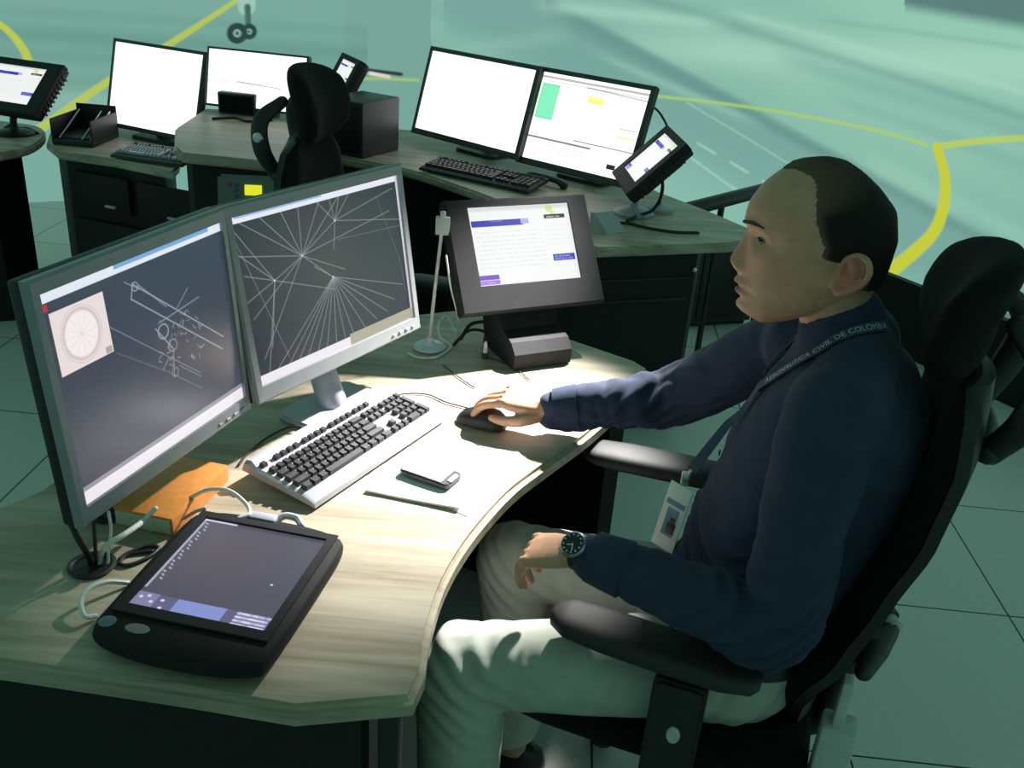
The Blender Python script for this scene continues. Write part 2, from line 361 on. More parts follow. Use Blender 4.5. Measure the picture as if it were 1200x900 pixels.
# low black plinth in front of the projection wall, and its rail
bm = B(); p0, p1 = atz(1040, 322, 0.34), atz(1200, 385, 0.34)
d = (p1 - p0).normalized(); p0 = p0 - d * 0.30; p1 = p1 + d * 1.6; nrm = Vector((-d.y, d.x, 0))
prism(bm, [(p0.x, p0.y), (p1.x, p1.y), (p1.x + nrm.x * .05, p1.y + nrm.y * .05), (p0.x + nrm.x * .05, p0.y + nrm.y * .05)], 0, 0.34, 0.006)
tr = obj('trim_1', bm, PANEL, kind='structure')
rl = thing('guard_rail', 'low black guard rail on posts between the right console and the projection wall', 'rail', (0, 0, 0))
q0 = atz(862, 415, 0); ra = Vector(atz(812, 244, .72)); rb = Vector(atz(905, 220, .72))
bm = B(); tube(bm, [ra - (rb - ra) * .12, rb + (rb - ra) * .25], 0.030, 12, smooth=False); obj('rail', bm, BLACK, rl)
for f in (0.35, 1.1):
    c = ra + (rb - ra) * f; bm = B(); tube(bm, [(c.x, c.y, 0.0), (c.x, c.y, 0.715)], 0.014, 10, smooth=False, dome=False); obj('post', bm, BLACK, rl)

# ================================================================== DEVICE BUILDERS
def tiltP(zb, t, y0=0.0):
    ct, st = math.cos(t), math.sin(t)
    return Matrix(((1, 0, 0, 0), (0, ct, st, y0), (0, -st, ct, zb), (0, 0, 0, 1)))
def monitor(label, pos, yaw, tilt, w, h, cv, smat, mb, bez=(0.017, 0.017, 0.017, 0.03), depth=0.045, desk=0.75, group=None, stand=True, base_y=0.07, base_w=0.24, base_d=0.19, base_mat=None, rear=False, grid_off=0.003):
    t = thing('monitor', label, 'monitor', (pos[0], pos[1], desk), R(yaw) + math.pi / 2, group)
    M = tiltP(pos[2] - desk, R(tilt)); l, r, tp, bt = bez
    iw, ih = w - l - r, h - tp - bt; ix = (l - r) / 2; iz = (bt - tp) / 2
    bm = B(); frame_ring(bm, w, h, iw, ih, 0, 0.014, ix, iz, M); obj('bezel', bm, mb, t)
    picture_grid('screen', lambda u, v: M @ Vector((ix - iw/2 + iw * u, 0.006, h/2 + iz + ih/2 - ih * v)), cv, smat, t)
    bm = B(); box(bm, (0, 0.024, h/2), (w - .0005, 0.024, h - .0005), 0.005, 2, M)
    # the bulged back
    rings = [[M @ Vector((x, y, z + h/2)) for x, z in rrect(w * sx, h * sz, .02)] for y, sx, sz in ((.03, .94, .92), (depth, .86, .82), (depth + .02, .62, .55))]
    loft(bm, rings); obj('back_shell', bm, BLACK, t)
    bm = B()
    for k in range(4): box(bm, (w/2 - .03 - k * .022, -0.001, bt * .45), (.010, .004, .005), .001, 1, M)
    obj('button_row', bm, mb, t)
    if stand:
        c = M @ Vector((0, depth + .02, h * .42)); sm = base_mat or mb
        bm = B(); tube(bm, [(0, base_y + .02, .012), (0, max(c.y, base_y) + .005, c.z * .6), c], [.03, .026, .03], 12, k=5, flat=1.0); obj('neck', bm, sm, t)
        bm = B(); prism(bm, [(x, y + base_y) for x, y in rrect(base_w, base_d, .03)], 0.0, .014, .004); obj('base', bm, sm, t)
    return t
def touch_panel(label, pos, yaw, tilt, w, h, cv, desk=0.75, group='touch panels on the consoles', ix=0.0, iz=0.012, iw=None, ih=None, kind='foot'):
    t = thing('touch_panel', label, 'touch screen', (pos[0], pos[1], desk), R(yaw) + math.pi / 2, group)
    M = tiltP(pos[2] - desk, R(tilt)); iw = iw or w * .70; ih = ih or h * .70
    bm = B(); frame_ring(bm, w, h, iw, ih, 0, 0.03, ix, iz, M); obj('bezel', bm, TBEZEL, t)
    picture_grid('screen', lambda u, v: M @ Vector((ix - iw/2 + iw * u, 0.006, h/2 + iz + ih/2 - ih * v)), cv, SCR_TOUCH, t)
    bm = B(); box(bm, (0, .033, h/2), (w - .004, .034, h - .004), .008, 2, M); box(bm, (0, .058, h/2), (w * .7, .025, h * .65), .008, 2, M)
    for k in range(9): box(bm, (w/2 + .001, .035, h * (.15 + .085 * k)), (.006, .03, .008), 0, 1, M)
    obj('back_shell', bm, BLACK, t)
    c = M @ Vector((0, .06, h * .42))
    if kind == 'foot':
        # folded sheet foot: front lip, slope up to the panel
        bm = B(); z0 = c.z
        prof = [(-.035, 0.0), (-.052, .004), (-.054, .04), (-.03, .062), (.02, .075), (c.y - .005, z0 - .02), (c.y + .02, z0), (c.y + .05, z0 - .04), (.12, .02), (.125, 0.0)]
        loft(bm, [[Vector((x, y, z)) for y, z in prof] for x in (-.075, .075)]); obj('foot', bm, TBEZEL, t, 25)
    else:
        bm = B(); lathe(bm, [(.075, 0), (.078, .006), (.06, .016), (.02, .022), (.016, .03)], 24, Matrix.Translation((0, .07, 0))); obj('base', bm, GREYP if kind == 'grey' else BLACK, t)
        bm = B(); tube(bm, [(0, .07, .02), (0, .075, c.z * .5), c], .014, 10, k=5); box(bm, c, (.05, .04, .05), .008); obj('arm', bm, GREYP if kind == 'grey' else BLACK, t)
    return t
def keyboard(label, a, b, z, mcase, mkey, depth=.155, group='keyboards on the consoles', thick=.022, foot=True):
    """a, b: ends of the front edge (left, right as its user sees them)"""
    a, b = Vector(a), Vector(b); u = (b - a); Lw = u.length; ang = math.atan2(u.y, u.x)
    t = thing('keyboard', label, 'keyboard', (a.x, a.y, z), ang, group)
    T = Matrix.Translation((0, 0, 0.004)) @ Matrix.Rotation(R(5.5 if foot else 2), 4, 'X')
    bm = B()
    # case: front palm lip, raised back ledge
    prof = [(-.006, .002), (-.004, .012), (.012, .016), (.022, thick * .75), (depth - .025, thick * .8), (depth - .012, thick * 1.15), (depth, thick), (depth + .004, .004)]
    loft(bm, [[T @ Vector((x, y, zz * k)) for y, zz in prof] for x, k in ((0.0, .8), (.006, 1), (Lw - .006, 1), (Lw, .8))]); obj('case', bm, mcase, t, 30)
    bm = B(); kw = (Lw - .02) / 22.6; kh = .0185; z0 = thick * .78
    def key(x, y, w=1, hh=1):
        x0, x1, y0, y1 = x * kw + .010, (x + w) * kw + .010 - .0028, y, y + kh * hh - .0028; h1 = .0085; i = .0022
        merge(bm, [(x0, y0, z0 - .004), (x1, y0, z0 - .004), (x1, y1, z0 - .004), (x0, y1, z0 - .004), (x0 + i, y0 + i * .6, z0 + h1), (x1 - i, y0 + i * .6, z0 + h1), (x1 - i, y1 - i * 1.2, z0 + h1), (x0 + i, y1 - i * 1.2, z0 + h1)],
              [[0, 1, 5, 4], [1, 2, 6, 5], [2, 3, 7, 6], [3, 0, 4, 7], [4, 5, 6, 7]], T)
    rows = [(0, [1.25, 1.25, 1.25, 6.0, 1.25, 1.25, 1.25, 1.5]), (1, [2.25] + [1] * 10 + [2.75]), (2, [1.75] + [1] * 11 + [2.25]), (3, [1.5] + [1] * 12 + [1.5]), (4, [1] * 13 + [2])]
    for r, ws in rows:
        x = 0
        for w in ws: key(x, .023 + r * kh, w); x += w
    for r in (3, 4):
        for k in range(3): key(15.3 + k, .023 + r * kh)
    for k in range(3): key(15.3 + k, .023)
    key(16.3, .023 + kh)
    for r in range(5):
        for k in range(4):
            if (r == 0 and k == 1) or (r in (1, 3) and k == 3): continue
            key(18.6 + k, .023 + r * kh, 2 if (r == 0 and k == 0) else 1, 2 if (k == 3 and r in (0, 2)) else 1)
    for g0_ in (0, 2, 6.5, 11, 15.3):
        for k in range(1 if g0_ == 0 else 3 if g0_ == 15.3 else 4): key(g0_ + k, .023 + 5.35 * kh, 1, .85)
    obj('key_block', bm, mkey, t, 20)
    if foot:
        for x in (.05, Lw - .05):
            bm = B(); box(bm, (x, depth - .02, .010), (.03, .008, .024), .002); obj('foot', bm, mcase, t)
    return t
def cable(name, label, pts, r, m, group=None, k=8):
    bm = B(); tube(bm, pts, r, 8, k=k); return tag(obj(name, bm, m), label, 'cable', group)

# ================================================================== FRONT CONSOLE
DZ = 0.75
def xy(p): return (p[0], p[1])
top_poly = [xy(atz(*p, DZ)) for p in ((345, 831), (484, 819), (498, 788), (506, 735), (524, 680), (556, 627), (602, 575), (648, 540), (692, 508), (735, 470), (762, 432), (745, 422), (668, 396), (540, 362))]
top_poly += [(-0.40, 2.26), (-0.62, 1.98), (-0.76, 1.56), (-0.80, 1.38), (-0.99, 1.10), (-0.97, 0.985), xy(atz(0, 777, DZ)), xy(atz(208, 808, DZ))]
def smooth_poly(P, i0, i1, k=5):
    seg = [(*p, 0) for p in P[i0:i1 + 1]]; c = catmull(seg, k); return P[:i0] + [(v.x, v.y) for v in c] + P[i1 + 1:]
ctop = smooth_poly(top_poly, 2, 9)
con = thing('console_desk', 'curved wooden-topped console desk where the seated man works', 'desk', (0, 0, 0), 0, 'console desks')
bm = B(); prism(bm, ctop, DZ - .040, DZ, .010, seg=3); obj('worktop', bm, WOOD, con, 30)
def panel(bm, a, b, z0, z1, th):
    a, b = Vector((*a, 0)), Vector((*b, 0)); d = (b - a).normalized(); n = Vector((-d.y, d.x, 0)) * th / 2
    prism(bm, [xy(a + n), xy(b + n), xy(b - n), xy(a - n)], z0, z1, .003)
bm = B(); panel(bm, (-0.93, 1.06), (-0.17, 1.01), 0, DZ - .040, .05)
obj('side_panel', bm, PANEL, con)
bm = B(); panel(bm, (-0.72, 1.62), (-0.48, 2.10), 0.0, DZ - .040, .05); panel(bm, (-0.48, 2.10), (-0.14, 2.31), 0.0, DZ - .040, .05); panel(bm, (-0.93, 1.06), (-0.72, 1.62), 0.0, DZ - .040, .05); panel(bm, (-.14, 2.31), (0.12, 2.19), 0, DZ - .040, .05)
obj('back_panel', bm, PANEL, con)
bm = B(); panel(bm, (0.12, 2.19), (0.26, 2.03), 0, DZ - .040, .05); obj('side_panel', bm, PANEL, con)
bm = B(); panel(bm, (-0.66, 1.30), (-0.22, 2.02), DZ - .12, DZ - .040, .04); obj('cross_beam', bm, PANEL, con)
# steel leg trim beside the front corner
bm = B(); box(bm, (-0.135, 1.02, .36), (.03, .05, .71), .006); obj('corner_post', bm, BLACK, con)
gm = atz(108, 664, DZ); bm = B(); lathe(bm, [(.034, .0005), (.036, .004), (.031, .006), (.028, .004), (.027, .001)], 28, Matrix.Translation((gm.x, gm.y, DZ)))
obj('cable_grommet', bm, BLACK, con, label='round black cable hole ring in the worktop')

# monitors of the front console
cv = Canvas(380, 320, (60, 68, 82))
cv.blend((np.clip(1 - np.hypot((cv.X - .75) * 1.3, (cv.Y - .15)), 0, 1)) * .35, (44, 60, 76)); cv.blend(np.clip(cv.Y - .45, 0, 1) * .8, (84, 82, 96))
cv.rect(0, 0, 1, .05, (226, 232, 244)); cv.rect(.36, 0, .92, .027, (120, 166, 220)); cv.rect(0, .052, .34, .085, (60, 72, 82))
cv.rect(.0, .055, .03, .085, (190, 50, 70))
cv.rect(.03, .10, .285, .385, (232, 220, 218)); cv.disk((.155, .24), .10, (246, 236, 234), sx=.9); cv.ring((.155, .24), .112, .012, (206, 196, 200), sx=.9); cv.ring((.155, .24), .128, .006, (214, 204, 204), sx=.9)
for k in range(12): cv.line((.155, .24), (.155 + .10 * math.cos(k * .52), .24 + .125 * math.sin(k * .52)), .003, (214, 206, 208), .6)
cv.rect(.25, .35, .28, .38, (180, 160, 165))
lc = (156, 172, 186)
for a, b_, w, al in (((.40, .10), (.47, .16), .006, .5), ((.44, .125), (.92, .60), .007, .75), ((.42, .19), (.90, .66), .007, .75), ((.44, .12), (.42, .19), .006, .8), ((.47, .14), (.60, .30), .005, .6), ((.55, .36), (.80, .33), .006, .6), ((.29, .27), (.74, .72), .005, .45),
                  ((.66, .33), (.74, .26), .005, .6), ((.52, .38), (.60, .52), .007, .7), ((.60, .52), (.58, .66), .005, .6), ((.62, .62), (.74, .74), .004, .5), ((.30, .40), (.55, .62), .004, .3), ((.55, .62), (.73, .80), .004, .4)):
    cv.line(a, b_, w, lc, al)
cv.ring((.56, .41), .035, .008, lc, .7); cv.ring((.60, .50), .03, .006, lc, .6); cv.ring((.45, .14), .02, .006, lc, .7); cv.ring((.59, .64), .022, .006, lc, .5)
rr = random.Random(3)
for k in range(46):
    u, v = rr.uniform(.52, .78), rr.uniform(.36, .62); cv.line((u, v), (u + rr.uniform(-.025, .025), v + rr.uniform(-.03, .03)), .005, lc, rr.uniform(.3, .75))
cv.rect(0, .935, 1, 1, (238, 232, 238)); cv.rect(0, .915, 1, .936, (150, 150, 164))
monitor('grey monitor at the left of the pair facing the man, showing an airport layout', (-.534, 1.335, .855), -17.7, 5.1, .43, .372, cv, SCR_DARK, BEZEL, bez=(.017, .014, .022, .028), group='grey monitors on the front console', base_y=.135, base_mat=CHARCOAL, base_w=.16, base_d=.11, rear=True)

cv = Canvas(400, 310, (48, 54, 60))
cv.blend(np.clip(1 - np.hypot((cv.X - .48) * 1.2, (cv.Y - .45)) * 1.5, 0, 1) * .55, (92, 94, 90))
fans = [((.34, .33), [(.02, .02), (.0, .22), (.03, .6), (.12, 0), (.25, 0), (.36, 0), (.50, 0), (.62, .02), (.92, .22), (.05, .85), (.58, .5)]),
        ((.56, .18), [(.44, 0), (.54, 0), (.62, 0), (.70, 0), (.96, .08), (1, .30), (.34, .33), (.53, .35)]),
        ((.17, .42), [(0, .06), (0, .2), (0, .5), (.06, .95), (.34, .33), (.02, .34), (.10, .8), (.5, .6)]),
        ((.50, .52), [(.1, .95), (.16, .96), (.22, .96), (.28, .95), (.34, .96), (.40, .95), (.46, .96), (.52, .95), (.58, .95), (.66, .93), (.74, .9), (.82, .88), (.88, .82), (.95, .74), (.40, .42), (.34, .33)])]
for c, ends in fans:
    for e in ends: cv.line(c, e, .0042, (166, 172, 180), .62)
    cv.disk(c, .008, (214, 216, 220))
cv.poly([(.84, .1), (.95, .55), (.97, .8)], .004, (120, 126, 134), .5); cv.line((.56, .30), (1, .34), .004, (140, 146, 154), .5); cv.line((.0, .1), (.18, .9), .004, (150, 156, 164), .5)
cv.rect(0, 0, 1, .042, (230, 232, 244)); cv.rect(.02, 0, .5, .016, (150, 180, 222)); cv.rect(0, .94, .55, 1, (236, 232, 240)); cv.rect(.55, .925, 1, 1, (176, 170, 150)); cv.rect(.985, 0, 1, .93, (206, 204, 214))
monitor('grey monitor at the right of the pair facing the man, showing fanned white lines', (-.331, 1.739, .868), -30, 10.3, .49, .36, cv, SCR_DARK, BEZEL, bez=(.017, .017, .022, .03), group='grey monitors on the front console', base_y=.022, base_mat=GREYP, base_w=.21, base_d=.17, rear=True)

# keyboard, mouse, sheets, phone, notebook
keyboard('grey keyboard with black keys lying in the desk light before the man', atz(366, 589, .765), atz(518, 487, .765), DZ, GREYP, CHARCOAL, .158, thick=.024)
def sheet(name, pts, z, label, cat, m, th=.0006, bend=0.0, group=None):
    P = [atz(x, y, z) for x, y in pts]; bm = B(); n = 10; V = []; Fs = []
    for j in range(n + 1):
        for i in range(n + 1):
            u, v = i / n, j / n; p = P[0] * (1-u) * (1-v) + P[1] * u * (1-v) + P[2] * u * v + P[3] * (1-u) * v
            V.append(Vector((p.x, p.y, z + bend * (abs(v - .35)) ** 2)))
    for j in range(n):
        for i in range(n): Fs.append([j*(n+1)+i, j*(n+1)+i+1, (j+1)*(n+1)+i+1, (j+1)*(n+1)+i])
    k = len(V); V += [v - Vector((0, 0, th)) for v in V]; Fs2 = [[a + k for a in reversed(f)] for f in Fs]
    E_ = [i for i in range(n + 1)] + [(j)*(n+1)+n for j in range(1, n + 1)] + [n*(n+1)+i for i in range(n - 1, -1, -1)] + [j*(n+1) for j in range(n - 1, 0, -1)]
    for a, b_ in zip(E_, E_[1:] + E_[:1]): Fs2.append([b_, a, a + k, b_ + k])
    merge(bm, V, Fs + Fs2); return tag(obj(name, bm, m, smooth=30), label, cat, group)
sheet('paper_sheet', ((455, 566), (512, 508), (610, 532), (548, 605)), DZ + .0012, 'white paper sheet lying flat under the folded card near the desk edge', 'paper', PAPER)
sheet('folded_card', ((428, 574), (470, 533), (564, 556), (538, 596)), DZ + .006, 'folded white card lying beneath the phone on the desk', 'paper', PAPER, th=.004, bend=.006)
P4 = [atz(x, y, DZ + .02) for x, y in ((464, 550), (488, 534), (546, 553), (521, 570))]
c = sum(P4, Vector()) / 4; ux = (P4[2] - P4[1] + P4[3] - P4[0]); Lp = ux.length / 2; an = math.atan2(ux.y, ux.x)
ph = thing('mobile_phone', 'slim silver phone lying on the folded white card', 'phone', (c.x, c.y, DZ + .0085), an)
bm = B(); prism(bm, rrect(Lp, .056, .010), 0, .011, .002); obj('body', bm, CHARCOAL, ph)
bm = B(); prism(bm, [(x - .006, y) for x, y in rrect(Lp * .80, .050, .003)], .0108, .0122, .0005); obj('screen_glass', bm, mat('pale_phone_glass', (.55, .58, .62), .12, var=.03), ph)
bm = B(); prism(bm, [(x + Lp * .45, y) for x, y in rrect(.010, .03, .004)], .0108, .0125, .0004); obj('home_button', bm, SILVER, ph)

P4 = [atz(x, y, DZ + .035) for x, y in ((143, 598), (205, 531), (263, 547), (186, 606))]
c = sum(P4, Vector()) / 4; ux = (P4[1] - P4[0] + P4[2] - P4[3]); an = math.atan2(ux.y, ux.x); Lb = ux.length / 2
nb = thing('notebook', 'thick orange notebook lying under the left monitor', 'notebook', (c.x, c.y, DZ), an)
bm = B(); box(bm, (0, 0, .016), (Lb - .006, .100, .026), .002); obj('pages', bm, PAGES, nb)
bm = B(); box(bm, (.004, 0, .031), (Lb, .106, .005), .002); box(bm, (.004, 0, .0025), (Lb, .106, .005), .002); box(bm, (.004, -.052, .017), (Lb, .004, .028), .0018); box(bm, (Lb/2 + .002, 0, .017), (.004, .106, .030), .0015); obj('cover', bm, ORANGE, nb)

mc = atz(566, 487, DZ + .018); fv = np.array([-.95, .312]); 
ms = thing('computer_mouse', 'black mouse held under the man\'s right hand', 'mouse', (mc.x, mc.y, DZ), math.atan2(.312, -.95))
rings = []
for x, w, h in ((-.052, .012, .010), (-.046, .024, .022), (-.030, .030, .033), (-.005, .031, .036), (.022, .029, .030), (.042, .026, .020), (.052, .018, .010)):
    rings.append([Vector((x, w * math.cos(a), max(0.002, h * max(0, math.sin(a)) ** .7 + .002 if math.sin(a) > 0 else .002))) for a in np.linspace(0, 2 * math.pi, 24, endpoint=False)])
bm = B(); loft(bm, rings); obj('body', bm, BLACK, ms, 60)
bm = B(); tube(bm, [(.026, 0, .026), (.036, 0, .022)], .005, 8, smooth=False); obj('scroll_wheel', bm, CHARCOAL, ms)
def dz(px, py, z=.0035): return atz(px, py, DZ + z)
cable('mouse_cable', 'thin dark mouse cable crossing the lit desk to the keyboard', [dz(548, 478), dz(522, 471), dz(500, 462), dz(470, 462), dz(440, 470)], .0018, CHARCOAL)
cable('keyboard_cable', 'thin black keyboard cable curling behind the keyboard', [atz(352, 500, DZ + .012), atz(335, 502, DZ + .01), dz(310, 515), dz(290, 532), dz(280, 545)], .0022, BLACK)

# flat pen tablet / touch display lying on the desk
def flat_tablet():
    a = R(-100 + 90)
    t = thing('flat_touch_display', 'black flat touch display lying on the left end of the desk', 'touch screen', (-.419, .988, DZ), a)
    # local x: right, y: away; front edge at y = 0
    w, dth = .255, .300
    rings = []
    def outline(k):
        # rounded, bulging at the front
        pts = []
        for x, y in ((-w/2, .012), (-w/2 + .012, -.012), (-w/4, -.026), (0, -.030), (w/4, -.026), (w/2 - .012, -.012), (w/2, .012), (w/2 + .004, dth * .5), (w/2 + .002, dth - .03), (w/2 - .02, dth - .004), (w/4, dth + .006), (0, dth + .008), (-w/4, dth + .006), (-w/2 + .02, dth - .004), (-w/2 - .002, dth - .03), (-w/2 - .004, dth * .5)):
            pts.append((x, y))
        c = catmull([(*p, 0) for p in pts] + [(*pts[0], 0)], 4)[:-1]
        cx, cy = 0, dth / 2 - .01
        return [((v.x - cx) * k + cx, (v.y - cy) * k + cy) for v in c]
    bm = B()
    for k, z in ((.86, .004), (.93, .008), (.985, .016), (1, .024), (1, .030), (.985, .037), (.965, .040)): rings.append([Vector((x, y, z)) for x, y in outline(k)])
    loft(bm, rings); obj('casing', bm, MATTE, t, 50)
    for sx in (-.07, .07):
        for yy in (.04, .24): bm = B(); box(bm, (sx, yy, .004), (.03, .02, .008), .002); obj('rubber_foot', bm, BLACK_SOFT, t)
    cvt = Canvas(200, 240, (84, 82, 96)); cvt.blend(np.clip(cvt.Y - .2, 0, 1) * .5, (70, 70, 84)); cvt.blend(np.clip(1 - np.hypot(cvt.X - .3, cvt.Y - .35) * 2.2, 0, 1) * .35, (104, 88, 94))
    for k in range(18): cvt.line((.035 + .01 * (k % 3), .05 + k * .038), (.05 + .01 * (k % 3), .06 + k * .038), .012, (206, 206, 224), .65)
    cvt.line((.012, .0), (.012, .80), .016, (196, 196, 224), .7); cvt.line((0, .012), (.26, .012), .02, (214, 212, 236), .9)
    cvt.rect(0, .86, 1, 1, (96, 96, 128)); cvt.rect(.30, .86, .66, .985, (132, 146, 204)); cvt.rect(.0, .85, .16, .99, (128, 126, 164))
    for u, v in ((.04, .9), (.09, .88), (.13, .93), (.2, .9), (.22, .97)): cvt.disk((u, v), .014, (214, 214, 240))
    cvt.rect(.74, .86, .98, .99, (116, 112, 156))
    cvt.textlines(.75, .86, .98, .995, 4, (226, 226, 250), .9, .02); cvt.disk((.83, .56), .010, (236, 236, 244))
    bm = B(); T = Matrix.Translation((0, .028, .0405)) @ Matrix.Rotation(R(-90), 4, 'X')
    frame_ring(bm, .232, .258, .205, .225, -.003, .004, 0, .002, Matrix.Translation((0, .030, .041)) @ Matrix(((1,0,0,0),(0,0,1,0),(0,-1,0,0),(0,0,0,1))) @ Matrix.Diagonal((1, -1, 1, 1)))
    obj('bezel', bm, TBEZEL, t)
    picture_grid('screen', lambda u, v: Vector((-.1025 + .205 * u, .030 + .131 + .1125 - .225 * v, .0405)), cvt, SCR_TOUCH, t)
    bm = B(); lathe(bm, [(.011, 0), (.012, .002), (.008, .0035), (.0, .004)], 20, Matrix.Translation((-.108, .010, .039))); obj('round_button', bm, mat('blue_grey_button', (.10, .17, .22), .35, var=.05), t, label='round blue-grey button')
    bm = B(); lathe(bm, [(.011, 0), (.012, .002), (.008, .003), (.0, .003)], 20, Matrix.Translation((-.062, .008, .039)) @ Matrix.Diagonal((1.5, .8, 1, 1))); obj('oval_button', bm, mat('grey_button', (.20, .21, .22), .35, var=.05), t)
    bm = B(); tube(bm, [(.0, .303, .032), (.01, .318, .040), (.03, .322, .038), (.045, .31, .034)], .006, 8); box(bm, (-.02, .306, .034), (.05, .02, .02), .005); obj('cable_plug', bm, GREYP, t)
    return t
flat_tablet()

# touch panel on its folded foot
def white_ui(hdr=True, seed=1):
    c = Canvas(190, 150, (240, 242, 240))
    c.rect(0, 0, 1, .05, (222, 226, 222)); c.rect(.02, .17, .52, .25, (52, 52, 172)); c.rect(.5, .17, .58, .24, (170, 176, 224)); c.rect(.20, .175, .32, .20, (96, 100, 206))
    c.disk((.80, .06), .05, (196, 226, 120), .8); c.disk((.83, .12), .04, (206, 232, 140), .8); c.rect(.74, .14, .95, .19, (30, 36, 22))
    c.textlines(.77, .155, .92, .185, 1, (200, 204, 200), .9, .014)
    c.textlines(.04, .30, .70, .80, 9, (176, 184, 178), .5, .011); c.textlines(.72, .26, .95, .55, 5, (196, 200, 190), .5, .010)
    c.rect(.76, .66, .98, .75, (62, 62, 180)); c.textlines(.78, .675, .96, .74, 2, (190, 190, 236), .9, .012)
    c.rect(.01, .86, .20, .92, (112, 70, 196)); c.rect(.01, .93, .20, .985, (166, 112, 226)); c.textlines(.02, .945, .18, .975, 1, (214, 190, 244), .9, .012)
    return c
touch_panel('black touch panel with a white form on a folded black foot beside the front monitors', (.044, 2.10, .88), -62.8, 33.4, .372, .270, white_ui(), iw=.265, ih=.188, ix=.002, iz=.022)

# slim rod stand with a square clip
sp_ = atz(503, 408, DZ)
st = thing('clip_stand', 'slim white rod stand with square grey clip at its top beside the touch panel', 'stand', (sp_.x, sp_.y, DZ))
bm = B(); lathe(bm, [(.036, 0), (.040, .004), (.036, .008), (.016, .011), (.010, .020), (.008, .03)], 28); obj('foot', bm, mat('pale_blue_plastic', (.66, .72, .80), .25, var=.03), st)
bm = B(); tube(bm, [(0, 0, .02), (.006, .002, .12), (.018, .006, .285)], .0042, 10); obj('rod', bm, LIGHTP, st)
lh = Vector((.020, .004, .305)); bm = B(); box(bm, lh, (.032, .012, .042), .002); box(bm, lh + Vector((0, 0, .026)), (.013, .009, .016), .003); obj('clip', bm, mat('greenish_grey_clip', (.40, .48, .44), .5, var=.05), st, label='square greenish grey clip')

# cables on the front desk
cable('white_cable', 'thick white cable rising from the cable hole toward the orange notebook', [atz(118, 672, DZ - .02), atz(117, 655, DZ + .01), atz(124, 640, DZ + .04), atz(146, 626, DZ + .05), atz(166, 612, DZ + .03), dz(182, 596, .045)], .0045, WHITEC, 'cables by the cable hole')
cable('white_cable', 'white cable looping out from under the left edge of the flat touch display', [dz(150, 683, .006), dz(125, 682, .02), dz(104, 690, .025), dz(95, 705, .02), dz(99, 722, .012), dz(112, 722, .006)], .004, WHITEC, 'cables by the cable hole')
cable('white_cable', 'white cable looping over the back edge of the flat touch display by the notebook', [dz(222, 584, .03), dz(244, 574, .05), dz(268, 575, .055), dz(288, 590, .05), dz(292, 602, .045), dz(280, 607, .043)], .0035, WHITEC, 'cables by the cable hole')
cable('white_cable', 'thin white cable standing up behind the cable hole under the monitor', [atz(126, 668, DZ - .01), atz(128, 640, DZ + .03), atz(130, 620, DZ + .06), atz(127, 600, DZ + .10)], .0025, WHITEC, 'cables by the cable hole')
cable('black_cable', 'black cable hanging from the left monitor down into the cable hole', [atz(70, 560, DZ + .12), atz(78, 600, DZ + .09), atz(92, 632, DZ + .06), atz(104, 652, DZ + .02), atz(108, 668, DZ - .02)], .0045, BLACK, 'cables by the cable hole')
cable('black_cable', 'second black cable going down into the cable hole beside the white one', [atz(110, 610, DZ + .10), atz(111, 630, DZ + .06), atz(112, 650, DZ + .03), atz(112, 668, DZ - .02)], .003, BLACK, 'cables by the cable hole')
cable('black_cable', 'black cable coiled flat on the desk behind the cable hole', [dz(140, 655), dz(150, 648), dz(172, 640), dz(186, 642), dz(176, 652), dz(152, 662), dz(140, 660), dz(150, 650), dz(178, 646)], .003, BLACK, 'cables by the cable hole')
cable('grey_cable', 'grey cable lying between the notebook and the flat touch display', [dz(178, 622), dz(196, 612, .012), dz(214, 608, .018), dz(228, 600, .03), dz(240, 596, .045)], .003, mat('grey_cable', (.42, .42, .40), .5), 'cables by the cable hole')
cable('black_cable', 'black cable arching under the touch panel to its foot', [dz(540, 397, .02), dz(552, 380, .05), dz(572, 378, .05), dz(590, 388, .03), dz(604, 396, .02)], .0045, BLACK, 'cables by the touch panel')
cable('black_cable', 'lower black cable bending beneath the touch panel', [dz(532, 404, .006), dz(548, 388, .03), dz(566, 388, .03), dz(584, 400, .012), dz(604, 404, .01)], .004, BLACK, 'cables by the touch panel')
cable('white_cable', 'white cable coiling round the foot of the rod stand', [dz(536, 392, .02), dz(524, 372, .04), dz(514, 380, .04), dz(516, 396, .02), dz(528, 406, .004), dz(512, 418, .004), dz(490, 419, .004), dz(478, 414, .004)], .003, WHITEC, 'cables by the touch panel')
cable('white_cable', 'thin white cable hanging from the touch panel corner to the desk', [atz(523, 300, 1.0), atz(528, 335, .93), atz(534, 360, .86), dz(538, 384, .03), dz(530, 404, .004)], .0022, WHITEC, 'cables by the touch panel')
cable('headset_cable', 'thin grey cable ending in a small plug before the touch panel foot', [dz(620, 445), dz(605, 432), dz(588, 424), dz(572, 418, .006), dz(566, 408, .02), dz(572, 396, .03), dz(590, 386, .04)], .0016, CHARCOAL, 'cables by the touch panel')
cable('headset_cable', 'short dark cable lying on the lit desk between the rod stand and the mouse', [dz(520, 428), dz(535, 440), dz(548, 449), dz(556, 454)], .0016, CHARCOAL, 'cables by the touch panel')
pg = thing('cable_plug', 'small grey plug lying upright on the lit desk before the touch panel foot', 'plug', dz(568, 420, 0)); bm = B(); lathe(bm, [(.007, 0), (.008, .006), (.007, .016)], 14); obj('body', bm, CHARCOAL, pg)
bm = B(); lathe(bm, [(.006, .014), (.005, .034), (.003, .044)], 12); obj('strain_relief', bm, LIGHTP, pg)

